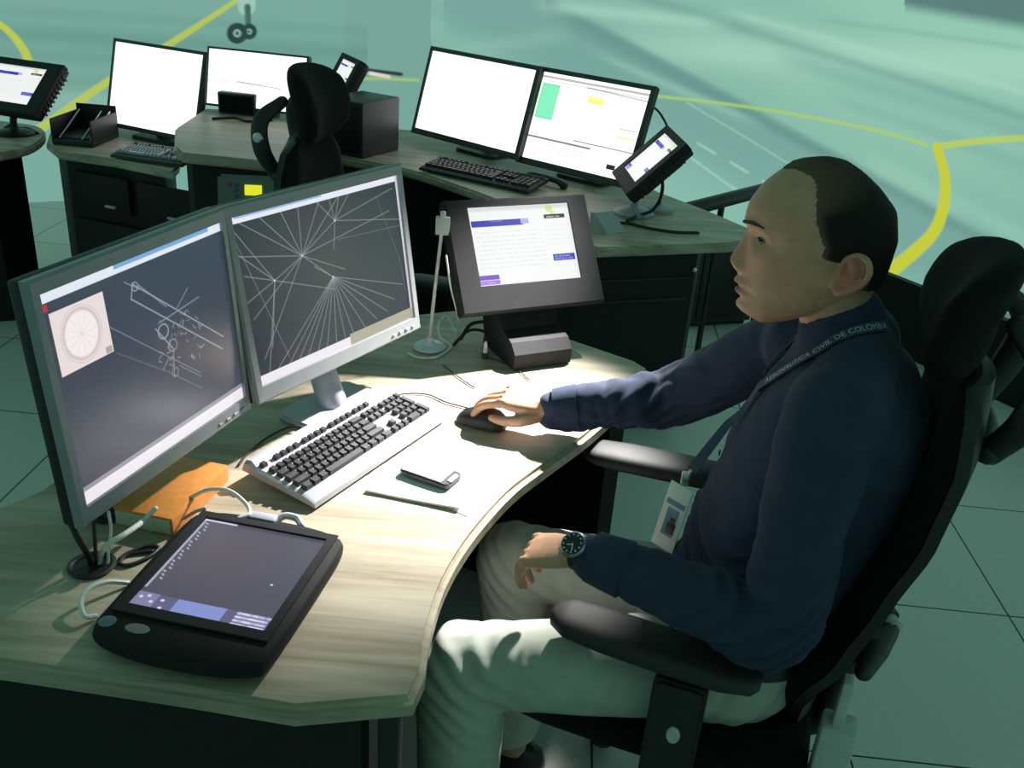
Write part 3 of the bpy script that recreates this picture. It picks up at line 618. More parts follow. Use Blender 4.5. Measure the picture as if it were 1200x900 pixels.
# ================================================================== RIGHT BACK CONSOLE
rp = [(-1.02, 4.30), (-.80, 4.04), (-.52, 3.93), (-.30, 3.74), (-.133, 3.567), (.02, 3.36), (.11, 3.20), (.245, 3.035), (.72, 3.215), (.80, 3.29), (.83, 3.42), (.70, 3.64), (.42, 4.05), (.0, 4.45), (-.5, 4.75), (-.95, 4.72)]
rc = thing('console_desk', 'wooden-topped console desk behind, carrying two bright monitors', 'desk', (0, 0, 0), 0, 'console desks')
bm = B(); prism(bm, smooth_poly(rp, 1, 7, 4), DZ - .036, DZ, .010, seg=3); obj('worktop', bm, WOOD, rc, 30)
bm = B(); prism(bm, [(.20, 3.12), (.62, 3.27), (.66, 3.42), (.30, 3.80), (.0, 3.90), (-.02, 3.55)], 0, DZ - .036, .004); obj('pedestal', bm, PANEL, rc)
bm = B(); prism(bm, [(-.02, 3.9), (-.02, 4.2), (-.9, 4.55), (-.95, 4.40), (-.45, 4.12)], 0, DZ - .036, .004); obj('back_panel', bm, PANEL, rc)
for zz in (.60, .52): 
    a, b_ = Vector((.20, 3.12, zz)), Vector((.62, 3.27, zz)); d = (b_ - a).normalized(); n = Vector((d.y, -d.x, 0))
    bm = B(); tube(bm, [a + d * .05 + n * .004, b_ - d * .03 + n * .004], .004, 6, smooth=False); obj('panel_strip', bm, CHARCOAL, rc)
bm = B(); lathe(bm, [(.008, 0), (.008, .006), (.004, .008)], 12, Matrix.Translation((.615, 3.262, .63)) @ Matrix.Rotation(R(90), 4, 'X')); obj('lock', bm, SILVER, rc)
cvL = Canvas(260, 160, (255, 255, 255))
for k in range(14): u, v = .55 + .035 * (k % 7), .46 + .05 * (k // 7); cvL.line((u, v), (u + .02, v + .025 * ((k % 3) - 1)), .010, (226, 222, 226), .8)
cvL.poly([(.62, .62), (.70, .66), (.80, .66)], .01, (226, 224, 228), .8); cvL.line((.36, .16), (.38, .22), .010, (226, 232, 228), .8)
gp = 'bright monitors on the back consoles'
BT = (.019, .019, .019, .026)
monitor('white-screened monitor at the left of the pair on the right back console', (-.305, 4.222, .801), -129.6, 16.4, .65, .389, cvL, SCR_WHITE, DARKBEZEL, bez=BT, group=gp, base_y=.17)
cvR = Canvas(260, 190, (252, 254, 250))
cvR.rect(0, .035, 1, .06, (110, 96, 100), .7); cvR.line((.03, .09), (.98, .09), .012, (120, 104, 106), .6); cvR.line((.45, .09), (.99, .12), .014, (90, 84, 86), .7)
cvR.rect(.03, .12, .20, .52, (104, 208, 158)); cvR.blend(((cvR.X > .04) & (cvR.X < .19) & (cvR.Y > .14) & (cvR.Y < .5)) * .3, (150, 230, 190))
cvR.line((.42, .12), (.42, .72), .006, (214, 210, 212), .8); cvR.rect(.48, .17, .62, .25, (236, 224, 110)); cvR.rect(.50, .18, .60, .21, (246, 240, 170))
cvR.line((.82, .46), (.97, .46), .012, (160, 160, 90), .9); cvR.line((.82, .55), (.97, .55), .016, (214, 206, 90), .9); cvR.line((.82, .50), (.97, .50), .006, (200, 200, 190), .8)
cvR.line((.0, .74), (.62, .74), .022, (70, 62, 66), .9); cvR.line((.45, .69), (1.0, .69), .014, (84, 76, 80), .85); cvR.rect(.62, .71, 1, .95, (250, 250, 248))
cvR.digits('12:20:45', .20, .80, .036, .085, .010, (196, 190, 190)); cvR.textlines(.04, .80, .18, .88, 2, (220, 216, 216), .7, .012)
cvR.rect(.80, .86, .88, .915, (30, 30, 34)); cvR.line((.66, .92), (.78, .89), .010, (196, 190, 192), .8)
monitor('monitor with a green block and clock digits, right of the pair on the back console', (.163, 3.882, .789), -126.7, 18.1, .5615, .400, cvR, SCR_WHITE, DARKBEZEL, bez=BT, group=gp, base_y=.16)
ka, kb = atz(492, 196, .765), atz(620, 224, .765)
keyboard('dark keyboard before the paired monitors on the right back console', ka, kb, DZ, BLACK, CHARCOAL, .15)
cm = atz(640, 216, DZ); hs = thing('telephone_handset', 'dark handset lying at the right end of the dark keyboard', 'handset', (cm.x, cm.y, DZ), R(-40))
bm = B(); tube(bm, [(-.09, 0, .016), (-.05, 0, .026), (.05, 0, .026), (.09, 0, .016)], [.018, .012, .012, .018], 12); obj('body', bm, BLACK, hs)
touch_panel('black touch panel seen almost edge-on at the right end of the right back console', (.331, 3.50, .86), -175, 44.8, .345, .270, white_ui(), iw=.245, ih=.19, kind='grey')
lp = atz(712, 262, DZ + .02); bk = thing('document_stand', 'pale sloping stand below the edge-on touch panel', 'stand', (lp.x, lp.y, DZ), R(35))
bm = B(); loft(bm, [[Vector((x, y, z)) for y, z in ((-.05, 0), (-.04, .012), (.03, .055), (.05, .05), (.05, 0))] for x in (-.04, .04)]); obj('body', bm, GREYP, bk, 25)
cable('coiled_cable', 'black cable snaking across the right end of the back console', [dz(712, 262), dz(735, 262), dz(762, 268), dz(790, 272), dz(818, 273)], .006, BLACK, 'cables on the right back console')
cable('looped_cable', 'black cable looping down from the edge-on touch panel', [atz(775, 200, .95), atz(776, 225, .87), atz(766, 245, .80), dz(750, 252, .01), dz(735, 258, .006)], .006, BLACK, 'cables on the right back console')
cable('arched_cable', 'black cable arching from the monitor top edge to the touch panel', [att(690, 106, 3.93), att(720, 110, 3.88), att(750, 117, 3.80), att(769, 128, 3.72), att(779, 142, 3.66), att(783, 152, 3.63)], .0045, BLACK, 'cables on the right back console')
bp_ = atz(772, 246, DZ); bs = thing('round_desk_base', 'round pale metal microphone base at the right end of the back console', 'microphone', (bp_.x, bp_.y, DZ)); bm = B(); lathe(bm, [(.055, 0), (.055, .012), (.03, .02), (.01, .022)], 24); obj('base', bm, GREYP, bs)
bm = B(); tube(bm, [(0, 0, .02), (.0, .0, .10), (-.01, -.005, .18)], .005, 8); obj('stem', bm, BLACK, bs)
bs.name = 'desk_microphone'
pb = atz(400, 186, DZ); pc = thing('computer_case', 'black box-shaped computer case standing behind the empty black chair', 'computer', (-.735, 4.20, DZ), R(-28))
bm = B(); box(bm, (0, 0, .115), (.205, .26, .23), .006); obj('casing', bm, CHARCOAL, pc)
bm = B(); box(bm, (0, -.1315, .115), (.18, .004, .20), .001)
for k in range(6): box(bm, (0, -.134, .05 + k * .012), (.15, .003, .004), 0)
obj('front_grille', bm, BLACK, pc)
for sx in (-.09, .09):
    for sy in (-.1, .1):
        pass
# small touch panel further left
touch_panel('small black touch panel tilted beyond the empty chair, its lit screen half hidden', (-.93, 4.55, .945), -151.6, 30, .28, .17, white_ui(), iw=.19, ih=.11, iz=.005, kind='arm')
mc_ = thing('equipment_cabinet', 'low dark cabinet standing on the floor under the rail behind the right console', 'cabinet', (.93, 4.50, 0), R(20))
bm = B(); box(bm, (0, 0, .22), (.34, .3, .40), .006); obj('casing', bm, CHARCOAL, mc_); bm = B(); box(bm, (0, -.155, .22), (.28, .008, .34), .003); obj('door', bm, BLACK, mc_)
bm = B(); box(bm, (0, 0, .01), (.30, .26, .02), 0); obj('plinth', bm, BLACK, mc_)

# ================================================================== RAISED COUNTER (left of the empty chair)
CZ = 0.93
cpz = lambda p: xy(atz(*p, CZ))
cpoly = [cpz((205, 150)), cpz((204, 172)), cpz((212, 179)), cpz((330, 191)), (-.80, 3.10), (-.78, 3.3), (-.90, 3.9), cpz((360, 133)), cpz((240, 127))]
rcn = thing('raised_counter', 'raised wooden-topped counter holding the partly blocked white monitor', 'counter', (0, 0, 0))
bm = B(); prism(bm, cpoly, CZ - .035, CZ, .008); obj('worktop', bm, WOOD, rcn, 30)
cc = Vector((sum(p[0] for p in cpoly) / len(cpoly), sum(p[1] for p in cpoly) / len(cpoly)))
bm = B(); prism(bm, [tuple(cc + (Vector(p) - cc) * .86) for p in cpoly], 0, CZ - .035, .004); obj('pedestal', bm, PANEL, rcn)
cvm = Canvas(160, 100, (255, 255, 255)); cvm.line((0, .57), (.56, .57), .018, (196, 196, 200)); cvm.line((.30, .545), (.75, .60), .02, (120, 124, 126), .8)
monitor('wide white monitor half hidden by the empty chair on the raised counter', (-1.102, 3.84, .955), -99.8, 14, .425, .225, cvm, SCR_WHITE, DARKBEZEL, bez=(.008, .008, .008, .008), desk=CZ, group=gp, base_y=.045, base_w=.16, base_d=.09)
bx = atz(284, 131, CZ); sbx = thing('small_black_box', 'small black box standing before the half-hidden monitor on the raised counter', 'speaker', (bx.x, bx.y - .07, CZ), R(-6)); sbx.name = 'desk_speaker'
bm = B(); box(bm, (0, .02, .042), (.155, .05, .084), .006); obj('casing', bm, CHARCOAL, sbx); bm = B(); box(bm, (0, -.0065, .042), (.135, .003, .066), .001); obj('grille', bm, BLACK_SOFT, sbx)
cable('black_cable', 'thin black cable lying on the raised counter before the small black box', [atz(250, 139, CZ + .004), atz(276, 138, CZ + .004), atz(290, 142, CZ + .004), atz(318, 141, CZ + .004)], .006, BLACK)

# control unit with a yellow display
ku = atz(288, 218, .90); cu = thing('radio_control_unit', 'grey control unit with a lit yellow display below the raised counter', 'control unit', (ku.x, ku.y, .795), R(8))
bm = B(); prism(bm, [(-.085, -.02), (.085, -.02), (.085, .03), (-.085, .03)], 0.0, .135, .008, Matrix.Rotation(R(-14), 4, 'X')); obj('casing', bm, mat('green_grey_casing', (.17, .21, .19), .5, var=.05), cu)
Tm = Matrix.Rotation(R(-14), 4, 'X')
ye = bpy.data.materials.new('yellow_display'); ye.use_nodes = True; b_ = ye.node_tree.nodes['Principled BSDF']; b_.inputs['Base Color'].default_value = (.02, .02, 0, 1); b_.inputs['Emission Color'].default_value = (.75, .80, .02, 1); b_.inputs['Emission Strength'].default_value = 1.0
bm = B(); box(bm, (.022, -.0215, .090), (.052, .004, .032), .001, M=Tm); obj('display', bm, ye, cu, label='lit yellow display')
bm = B(); 
for k in range(3): box(bm, (-.030, -.021, .070 + .017 * k), (.012, .004, .009), .001, M=Tm)
obj('buttons', bm, mat('button_blue', (.08, .12, .22), .4), cu)
bm = B(); box(bm, (-.052, -.021, .106), (.016, .004, .012), .001, M=Tm); obj('red_button', bm, mat('button_red', (.45, .08, .08), .4), cu, label='small red button')
bm = B(); box(bm, (0, .02, -.3975), (.10, .04, .795), .004); obj('post', bm, BLACK, cu)

# ================================================================== LEFT BACK CONSOLES
lc_poly = [xy(atz(*p, DZ)) for p in ((54, 167), (66, 177), (130, 186), (203, 201))] + [(-1.36, 3.68), (-1.45, 3.98), (-1.62, 4.38), (-2.0, 4.42), (-2.12, 4.25)]
lc_ = thing('console_desk', 'left back console desk carrying the large blank white monitor', 'desk', (0, 0, 0), 0, 'console desks')
bm = B(); prism(bm, [p if p[1] > 3.9 or p[0] < -1.5 else p for p in lc_poly], DZ - .034, DZ, .008); obj('worktop', bm, WOOD, lc_, 30)
c0 = Vector((sum(p[0] for p in lc_poly) / 9, sum(p[1] for p in lc_poly) / 9)); lpp = [tuple(c0 + (Vector(p) - c0) * .86) for p in lc_poly]
bm = B(); prism(bm, lpp, 0.03, DZ - .034, .004); obj('pedestal', bm, PANEL, lc_)
fa, fb = Vector((*lpp[1], 0)), Vector((*lpp[3], 0)); fd = (fb - fa).normalized(); fn = Vector((fd.y, -fd.x, 0)); fang = math.atan2(fd.y, fd.x)
for k in range(2):
    T = Matrix.Translation(fa + fd * (.17 + .30 * k) + fn * .005) @ Matrix.Rotation(fang, 4, 'Z')
    bm = B(); box(bm, (0, 0, .60), (.26, .012, .15), .003, M=T); dr_ = obj('drawer', bm, CHARCOAL if k == 9 else PANEL, lc_)
    bm = B(); box(bm, (.04, -.012, .555), (.05, .012, .010), .002, M=T); obj('handle', bm, GREYP, dr_)
bm = B(); box(bm, (.32, 0, .26), (.60, .012, .44), .003, M=Matrix.Translation(fa + fn * .005) @ Matrix.Rotation(fang, 4, 'Z')); obj('front_panel', bm, PANEL, lc_)
cvw = Canvas(160, 120, (255, 255, 255)); cvw.line((.35, .985), (.4, .985), .01, (220, 220, 220), .6)
monitor('large blank white monitor on the left back console', (-1.61, 4.04, .785), -115, 15, .515, .365, cvw, SCR_WHITE, DARKBEZEL, bez=(.014, .014, .014, .018), group=gp, base_y=.06, base_d=.12)
keyboard('dark keyboard, its keys coloured pale for glints, before the large blank white monitor', atz(130, 181, .765), atz(214, 193, .765), DZ, BLACK, GREYP, .15)  # pale key colour stands in for monitor light glinting on dark keys
ta = atz(50, 170, DZ); tb = atz(108, 175, DZ); ta2 = thing('document_tray', 'black wire-sided document tray left of the blank white monitor', 'tray', (ta.x + .03, ta.y + .03, DZ), math.atan2((tb - ta).y, (tb - ta).x))
Lt = (tb - ta).length * .84; bm = B(); box(bm, (Lt/2, .11, .012), (Lt, .24, .024), .004); obj('base', bm, BLACK, ta2)
bm = B(); box(bm, (Lt/2, .225, .07), (Lt, .008, .12), .003); box(bm, (.004, .11, .06), (.008, .24, .09), .003); box(bm, (Lt - .004, .11, .06), (.008, .24, .09), .003); obj('sides', bm, BLACK, ta2)
bm = B(); 
bm.free()
for x in (.03, Lt * .72, Lt - .012): bm = B(); tube(bm, [(x, 0.0, .03), (x, .19, .11)], .003, 6, smooth=False); obj('wire_divider', bm, SILVER, ta2)
bm = B(); box(bm, (Lt/2, .10, .028), (Lt * .8, .17, .008), .001); obj('papers', bm, CHARCOAL, ta2)

fl_poly = [(-2.42, 3.55), xy(atz(0, 179, DZ)), xy(atz(34, 172, DZ)), xy(atz(52, 160, DZ)), xy(atz(46, 148, DZ)), xy(atz(0, 141, DZ)), (-2.75, 4.15), (-2.8, 3.7)]
fc = thing('console_desk', 'console desk cut by the left edge of the picture, holding a tilted touch panel', 'desk', (0, 0, 0), 0, 'console desks')
bm = B(); prism(bm, smooth_poly(fl_poly, 1, 5, 4), DZ - .034, DZ, .008); obj('worktop', bm, WOOD, fc, 30)
bm = B(); prism(bm, [(-2.40, 3.66), (-2.16, 3.76), (-2.12, 3.95), (-2.3, 4.1), (-2.7, 4.1), (-2.72, 3.75)], 0, DZ - .034, .004); obj('pedestal', bm, PANEL, fc)
touch_panel('black touch panel with a white form at the far left edge of the picture', (-2.18, 3.93, .86), -107.3, 47, .375, .262, white_ui(), iw=.262, ih=.185, ix=-.01, iz=.005, kind='arm')
cable('black_cable', 'black cable bunched under the far-left touch panel', [dz(6, 150), dz(14, 146, .03), dz(22, 150, .01), dz(34, 151), dz(44, 156)], .007, BLACK)

# ================================================================== OFFICE CHAIRS   (local: x forward, y to the sitter's left)
CO = Vector((.45, 1.40, 0)); CROT = math.atan2(.312, -.95)
def interp(tab, z):
    if z <= tab[0][0]: return tab[0][1]
    for (a, fa_), (b, fb_) in zip(tab[:-1], tab[1:]):
        if z <= b:
            t = (z - a) / (b - a); t = t * t * (3 - 2 * t) * .35 + t * .65; return fa_ + (fb_ - fa_) * t
    return tab[-1][1]
def office_chair(label, loc, rot, group):
    t = thing('office_chair', label, 'chair', loc, rot, group)
    # seat: rounded pad with a waterfall front
    bm = B(); rings = []
    for x, zt, zb, w in ((-.155, .450, .43, .19), (-.142, .470, .42, .222), (-.09, .480, .415, .242), (.05, .478, .410, .25), (.20, .470, .405, .245), (.29, .456, .40, .235), (.335, .432, .39, .215), (.345, .415, .395, .20)):
        ring = []
        for k in range(28):
            a = 2 * math.pi * k / 28; cy = abs(math.cos(a)) ** .45 * (1 if math.cos(a) >= 0 else -1); sz = abs(math.sin(a)) ** .6 * (1 if math.sin(a) >= 0 else -1)
            zc = (zt + zb) / 2; ring.append(Vector((x, w * cy, zc + (zt - zb) / 2 * sz + (.012 * abs(cy) ** 3 if sz > 0 else 0))))
        rings.append(ring)
    loft(bm, rings); obj('seat', bm, BLACK_SOFT, t, 60)
    bm = B(); box(bm, (.0, 0, .395), (.30, .22, .04), .012); box(bm, (0, 0, .375), (.16, .14, .05), .01); obj('tilt_mechanism', bm, BLACK, t)
    # back rest
    RB = [(.47, -.150), (.55, -.150), (.60, -.158), (.72, -.196), (.83, -.226), (.94, -.258), (1.05, -.274), (1.13, -.272)]
    WB = [(.47, .11), (.55, .155), (.60, .185), (.68, .218), (.80, .228), (.95, .225), (1.06, .205), (1.12, .165), (1.14, .10)]
    def backgrid(off, thick, zs_, wk):
        front, back = [], []
        for z in zs_:
            f0 = interp(RB, z); w = interp(WB, z) * wk; fr, bk = [], []
            for k in range(17):
                s = -1 + k / 8; bow = .030 * s * s; e = max(0, abs(s) - .75) / .25
                fr.append(Vector((f0 + bow + off + thick * (1 - e * e), w * s, z))); bk.append(Vector((f0 + bow + off, w * s, z)))
            front.append(fr); back.append(bk)
        return front, back
    zs_ = [.475 + .665 * k / 30 for k in range(31)]
    bm = B(); fr, bk = backgrid(.012, .045, zs_, .97)
    rings = []
    for i, z in enumerate(zs_):
        e = min(1, min(i, 30 - i) / 3); rr_ = [bk[i][k].lerp(fr[i][k], .2 + .8 * math.sqrt(e)) for k in range(17)] + [bk[i][k] for k in range(16, -1, -1)]
        rings.append(rr_)
    loft(bm, rings); obj('backrest', bm, BLACK_SOFT, t, 60)
    bm = B(); fr, bk = backgrid(-.006, .0, zs_, 1.0); rings = [[p + Vector((.018, 0, 0)) for p in bk[i]] + [p for p in reversed(bk[i])] for i in range(31)]
    loft(bm, rings); obj('back_shell', bm, BLACK, t, 60)
    # head rest: thick curved pad
    bm = B(); rings = []
    for k in range(-8, 9):
        s = k / 8; y = .145 * s; e = math.sqrt(max(0.0, 1 - abs(s) ** 2.6)); ring = []
        for j in range(28):
            a = 2 * math.pi * j / 28; hz = .098 * (.30 + .70 * e); th = .040 * (.25 + .75 * e)
            cx = abs(math.cos(a)) ** .8 * (1 if math.cos(a) >= 0 else -1); sz = abs(math.sin(a)) ** .7 * (1 if math.sin(a) >= 0 else -1)
            z = hz * sz; ring.append(Vector((-.222 + .045 * s * s + th * cx - .22 * z * (1 if z > 0 else .25) - 1.2 * max(0, z) ** 2, y, 1.226 + z)))
        rings.append(ring)
    loft(bm, rings); obj('headrest', bm, BLACK_SOFT, t, 60)
    bm = B()
    for s in (-1, 1): tube(bm, [(-.285, .10 * s, 1.05), (-.315, .120 * s, 1.12), (-.318, .110 * s, 1.19), (-.275, .075 * s, 1.235)], [.020, .024, .022, .016], 12, flat=.6, flatdir=(0, 1, 0))
    tube(bm, [(-.282, -.10, 1.05), (-.292, 0, 1.04), (-.282, .10, 1.05)], .018, 10)
    yk = obj('headrest_yoke', bm, BLACK, t, 60)
    for s in (-1, 1):
        bm = B(); lathe(bm, [(.013, -.004), (.014, .004), (.010, .010), (.0, .011)], 16, Matrix.Translation((-.318, .132 * s, 1.15)) @ Matrix.Rotation(R(-90 * s), 4, 'X')); obj('pivot_knob', bm, SILVER, yk)
    # spine and grey bracket at the back
    bm = B(); tube(bm, [(-.10, 0, .40), (-.165, 0, .42), (-.18, 0, .50), (-.196, 0, .62), (-.238, 0, .78)], [.03, .030, .026, .022, .016], 12, flat=1.6, flatdir=(0, 1, 0)); obj('spine', bm, BLACK, t, 60)
    bm = B(); box(bm, (-.186, .17, .475), (.056, .05, .17), .006); box(bm, (-.181, .172, .6), (.018, .03, .10), .005); obj('spine_cover', bm, CHAIRGREY, t, label='pale grey cover')
    bm = B(); tube(bm, [(-.215, .05, .575), (-.232, .0, .590), (-.250, -.05, .600)], [.016, .022, .018], 12); obj('lumbar_bar', bm, CHARCOAL, t)
    bm = B(); lathe(bm, [(.020, 0), (.020, .02)], 20, Matrix.Translation((-.258, -.055, .600)) @ Matrix.Rotation(R(40), 4, 'Z') @ Matrix.Rotation(R(80), 4, 'X')); kb_ = obj('lumbar_knob', bm, CHAIRGREY, t)
    bm = B(); lathe(bm, [(.026, .02), (.027, .03), (.02, .036)], 20, Matrix.Translation((-.258, -.055, .600)) @ Matrix.Rotation(R(40), 4, 'Z') @ Matrix.Rotation(R(80), 4, 'X')); obj('cap', bm, BLACK, kb_)
    # arm rests (the right one slid forward)
    for s in (1, -1):
        bm = B(); rings = []; dx = 0.0 if s > 0 else .095; dy = 0.0 if s > 0 else .022
        for x, w, y0, h in ((-.050, .020, .262, .010), (-.038, .036, .262, .016), (.01, .045, .262, .021), (.10, .047, .258, .021), (.20, .047, .252, .020), (.262, .042, .247, .018), (.288, .026, .244, .012), (.294, .012, .243, .007)):
            ring = []
            for k in range(24):
                a = 2 * math.pi * k / 24; c_, s_ = math.cos(a), math.sin(a)
                ring.append(Vector((x + dx, s * (y0 + dy + w * abs(c_) ** .7 * (1 if c_ >= 0 else -1)), (.672 if s > 0 else .694) + h * abs(s_) ** .75 * (1 if s_ >= 0 else -1))))
            rings.append(ring)
        loft(bm, rings); ar = obj('armrest', bm, mat('armrest_rubber', (.020, .020, .022), .55, bump=.2, bscale=1500), t, 60)
        bm = B(); prism(bm, [(x + .065 + dx * .4, z) for x, z in rrect(.085, .30, .012)], -.018, .018, .006, Matrix.Translation((0, .285 * s, .50)) @ Matrix.Rotation(R(90), 4, 'X')); obj('post', bm, BLACK, ar)
        bm = B(); tube(bm, [(.065 + dx * .4, .285 * s, .37), (.05, .22 * s, .355), (.02, .10 * s, .37)], [.03, .026, .026], 12, flat=.6, flatdir=(0, 0, 1)); obj('arm_bracket', bm, BLACK, ar)
        bm = B(); lathe(bm, [(.013, 0), (.013, .003), (.010, .006), (0, .006)], 20, Matrix.Translation((.062, .303 * s, .552)) @ Matrix.Rotation(R(-90 * s), 4, 'X') @ Matrix.Diagonal((.85, 1.25, 1, 1))); obj('height_button', bm, CHAIRGREY, ar, label='oval pale grey button')
    bm = B(); lathe(bm, [(.030, .10), (.030, .24), (.024, .245), (.024, .37)], 20); obj('gas_column', bm, BLACK, t)
    for k in range(5):
        a = R(36 + 72 * k); c_, s_ = math.cos(a), math.sin(a)
        bm = B(); tube(bm, [(.0, .0, .125), (.14 * c_, .14 * s_, .115), (.30 * c_, .30 * s_, .085)], [.034, .028, .020], 10, flat=.8, flatdir=(0, 0, 1)); lg = obj('base_leg', bm, BLACK, t)
        bm = B(); M = Matrix.Translation((.305 * c_, .305 * s_, .028)) @ Matrix.Rotation(a + .6, 4, 'Z') @ Matrix.Rotation(R(90), 4, 'X')
        lathe(bm, [(.020, -.024), (.028, -.020), (.028, -.006), (.012, -.005), (.012, .005), (.028, .006), (.028, .020), (.020, .024)], 18, M); obj('caster', bm, CHARCOAL, lg)
    return t
def copy_tree(o, parent=None):
    c = o.copy(); COL.objects.link(c)
    if parent is not None: c.parent = parent
    for ch in list(o.children): copy_tree(ch, c)
    return c
ch1 = office_chair('black high-backed office chair the man sits in', CO, CROT, 'black office chairs')
ch2 = copy_tree(ch1); ch2.rotation_euler = (0, 0, R(-8)); q2 = atz(366, 121, 1.226); ch2.location = (q2.x + .222 * math.cos(R(-8)), q2.y + .222 * math.sin(R(-8)), 0); ch2['label'] = 'empty black office chair with headrest standing before the raised counter'

# ================================================================== THE MAN   (same local frame as his chair)
def remesh(bm, voxel, it, fac=.5, post=None):
    bmesh.ops.recalc_face_normals(bm, faces=bm.faces)
    me = bpy.data.meshes.new('tmp'); bm.to_mesh(me); bm.free(); o = bpy.data.objects.new('tmp', me); COL.objects.link(o)
    m = o.modifiers.new('r', 'REMESH'); m.mode = 'VOXEL'; m.voxel_size = voxel; m.use_smooth_shade = True
    if it: q = o.modifiers.new('s', 'SMOOTH'); q.factor = fac; q.iterations = it
    dg = bpy.context.evaluated_depsgraph_get(); res = bpy.data.meshes.new_from_object(o.evaluated_get(dg)); bpy.data.objects.remove(o); bpy.data.meshes.remove(me)
    if post:
        n = len(res.vertices); co = np.zeros(n * 3, np.float32); res.vertices.foreach_get('co', co); no = np.zeros(n * 3, np.float32); res.vertices.foreach_get('normal', no)
        co = post(co.reshape(-1, 3).astype(float), no.reshape(-1, 3).astype(float)); res.vertices.foreach_set('co', co.astype(np.float32).ravel()); res.update()
    res.shade_smooth(); return res
def mobj(name, me, m, parent, label=None):
    me.name = name; o = bpy.data.objects.new(name, me); COL.objects.link(o); me.materials.append(m); o.parent = parent
    if label: o['label'] = label
    return o
man = thing('person', 'balding man in a navy shirt and pale trousers, seated with one hand on the mouse', 'person', CO, CROT)
def tapered(bm, pts, rads, n=20, k=6, flat=1.0, fd=None): tube(bm, pts, rads, n, k=k, flat=flat, flatdir=fd)
TORSO = [(.53, .035, .130, .178), (.60, .012, .130, .185), (.68, -.014, .134, .180), (.76, -.036, .144, .180), (.85, -.058, .150, .184), (.93, -.068, .146, .190), (1.00, -.078, .136, .196), (1.06, -.082, .118, .192), (1.105, -.080, .092, .160), (1.14, -.070, .070, .100), (1.165, -.060, .055, .068)]
def torso(bm, off, z0=0.0, z1=9.0, flare=0.0):
    rings = []
    for z, cf, d, w in TORSO:
        if z < z0 or z > z1: continue
        rings.append([Vector((cf + (d + off) * abs(math.cos(a)) ** .85 * (1 if math.cos(a) >= 0 else -1), (w + off) * abs(math.sin(a)) ** .85 * (1 if math.sin(a) >= 0 else -1), z)) for a in np.linspace(0, 2 * math.pi, 40, endpoint=False)])
    loft(bm, rings)
SL, SR = Vector((-.062, .182, 1.075)), Vector((.005, -.178, 1.068))
EL, ER = Vector((-.050, .262, .770)), Vector((.215, -.265, .862))
WL, WR = Vector((.258, .232, .793)), Vector((.458, -.192, .806))
HIP = {1: Vector((-.01, .095, .550)), -1: Vector((-.01, -.095, .540))}
KNE = {1: Vector((.430, .310, .560)), -1: Vector((.455, -.035, .545))}
ANK = {1: Vector((.415, .315, .11)), -1: Vector((.43, -.035, .11))}
# ---- head
FRT = [(1.150, .050), (1.160, .083), (1.168, .100), (1.178, .106), (1.19, .104), (1.20, .105), (1.21, .107), (1.225, .108), (1.247, .107), (1.28, .110), (1.295, .112), (1.306, .118), (1.322, .120), (1.339, .117), (1.366, .103), (1.388, .083), (1.400, .066), (1.4065, .050), (1.4100, .035), (1.412, .023)]
BCK = [(1.150, -.060), (1.18, -.072), (1.227, -.085), (1.266, -.093), (1.31, -.096), (1.349, -.086), (1.375, -.060), (1.395, -.032), (1.405, -.012), (1.4100, .004), (1.412, .015)]
WID = [(1.150, .038), (1.162, .048), (1.18, .056), (1.20, .061), (1.225, .066), (1.25, .070), (1.28, .074), (1.31, .077), (1.34, .0765), (1.365, .069), (1.385, .055), (1.40, .036), (1.4075, .022), (1.4110, .011), (1.412, .004)]
def li(tab, z): return float(np.interp(z, [a for a, _ in tab], [b for _, b in tab]))
def soften(tab):
    x = np.linspace(tab[0][0], tab[-1][0], 300); y = np.interp(x, [a for a, _ in tab], [b for _, b in tab]); k = np.exp(-(np.arange(-12, 13) / 5.5) ** 2); k /= k.sum()
    ext = np.concatenate([2 * y[0] - y[12:0:-1], y, 2 * y[-1] - y[-2:-14:-1]]); return list(zip(x, np.convolve(ext, k, 'valid')))
WID[-1] = (1.412, .004)
FRT, BCK, WID = soften(FRT), soften(BCK), soften(WID)
HL = 0.018
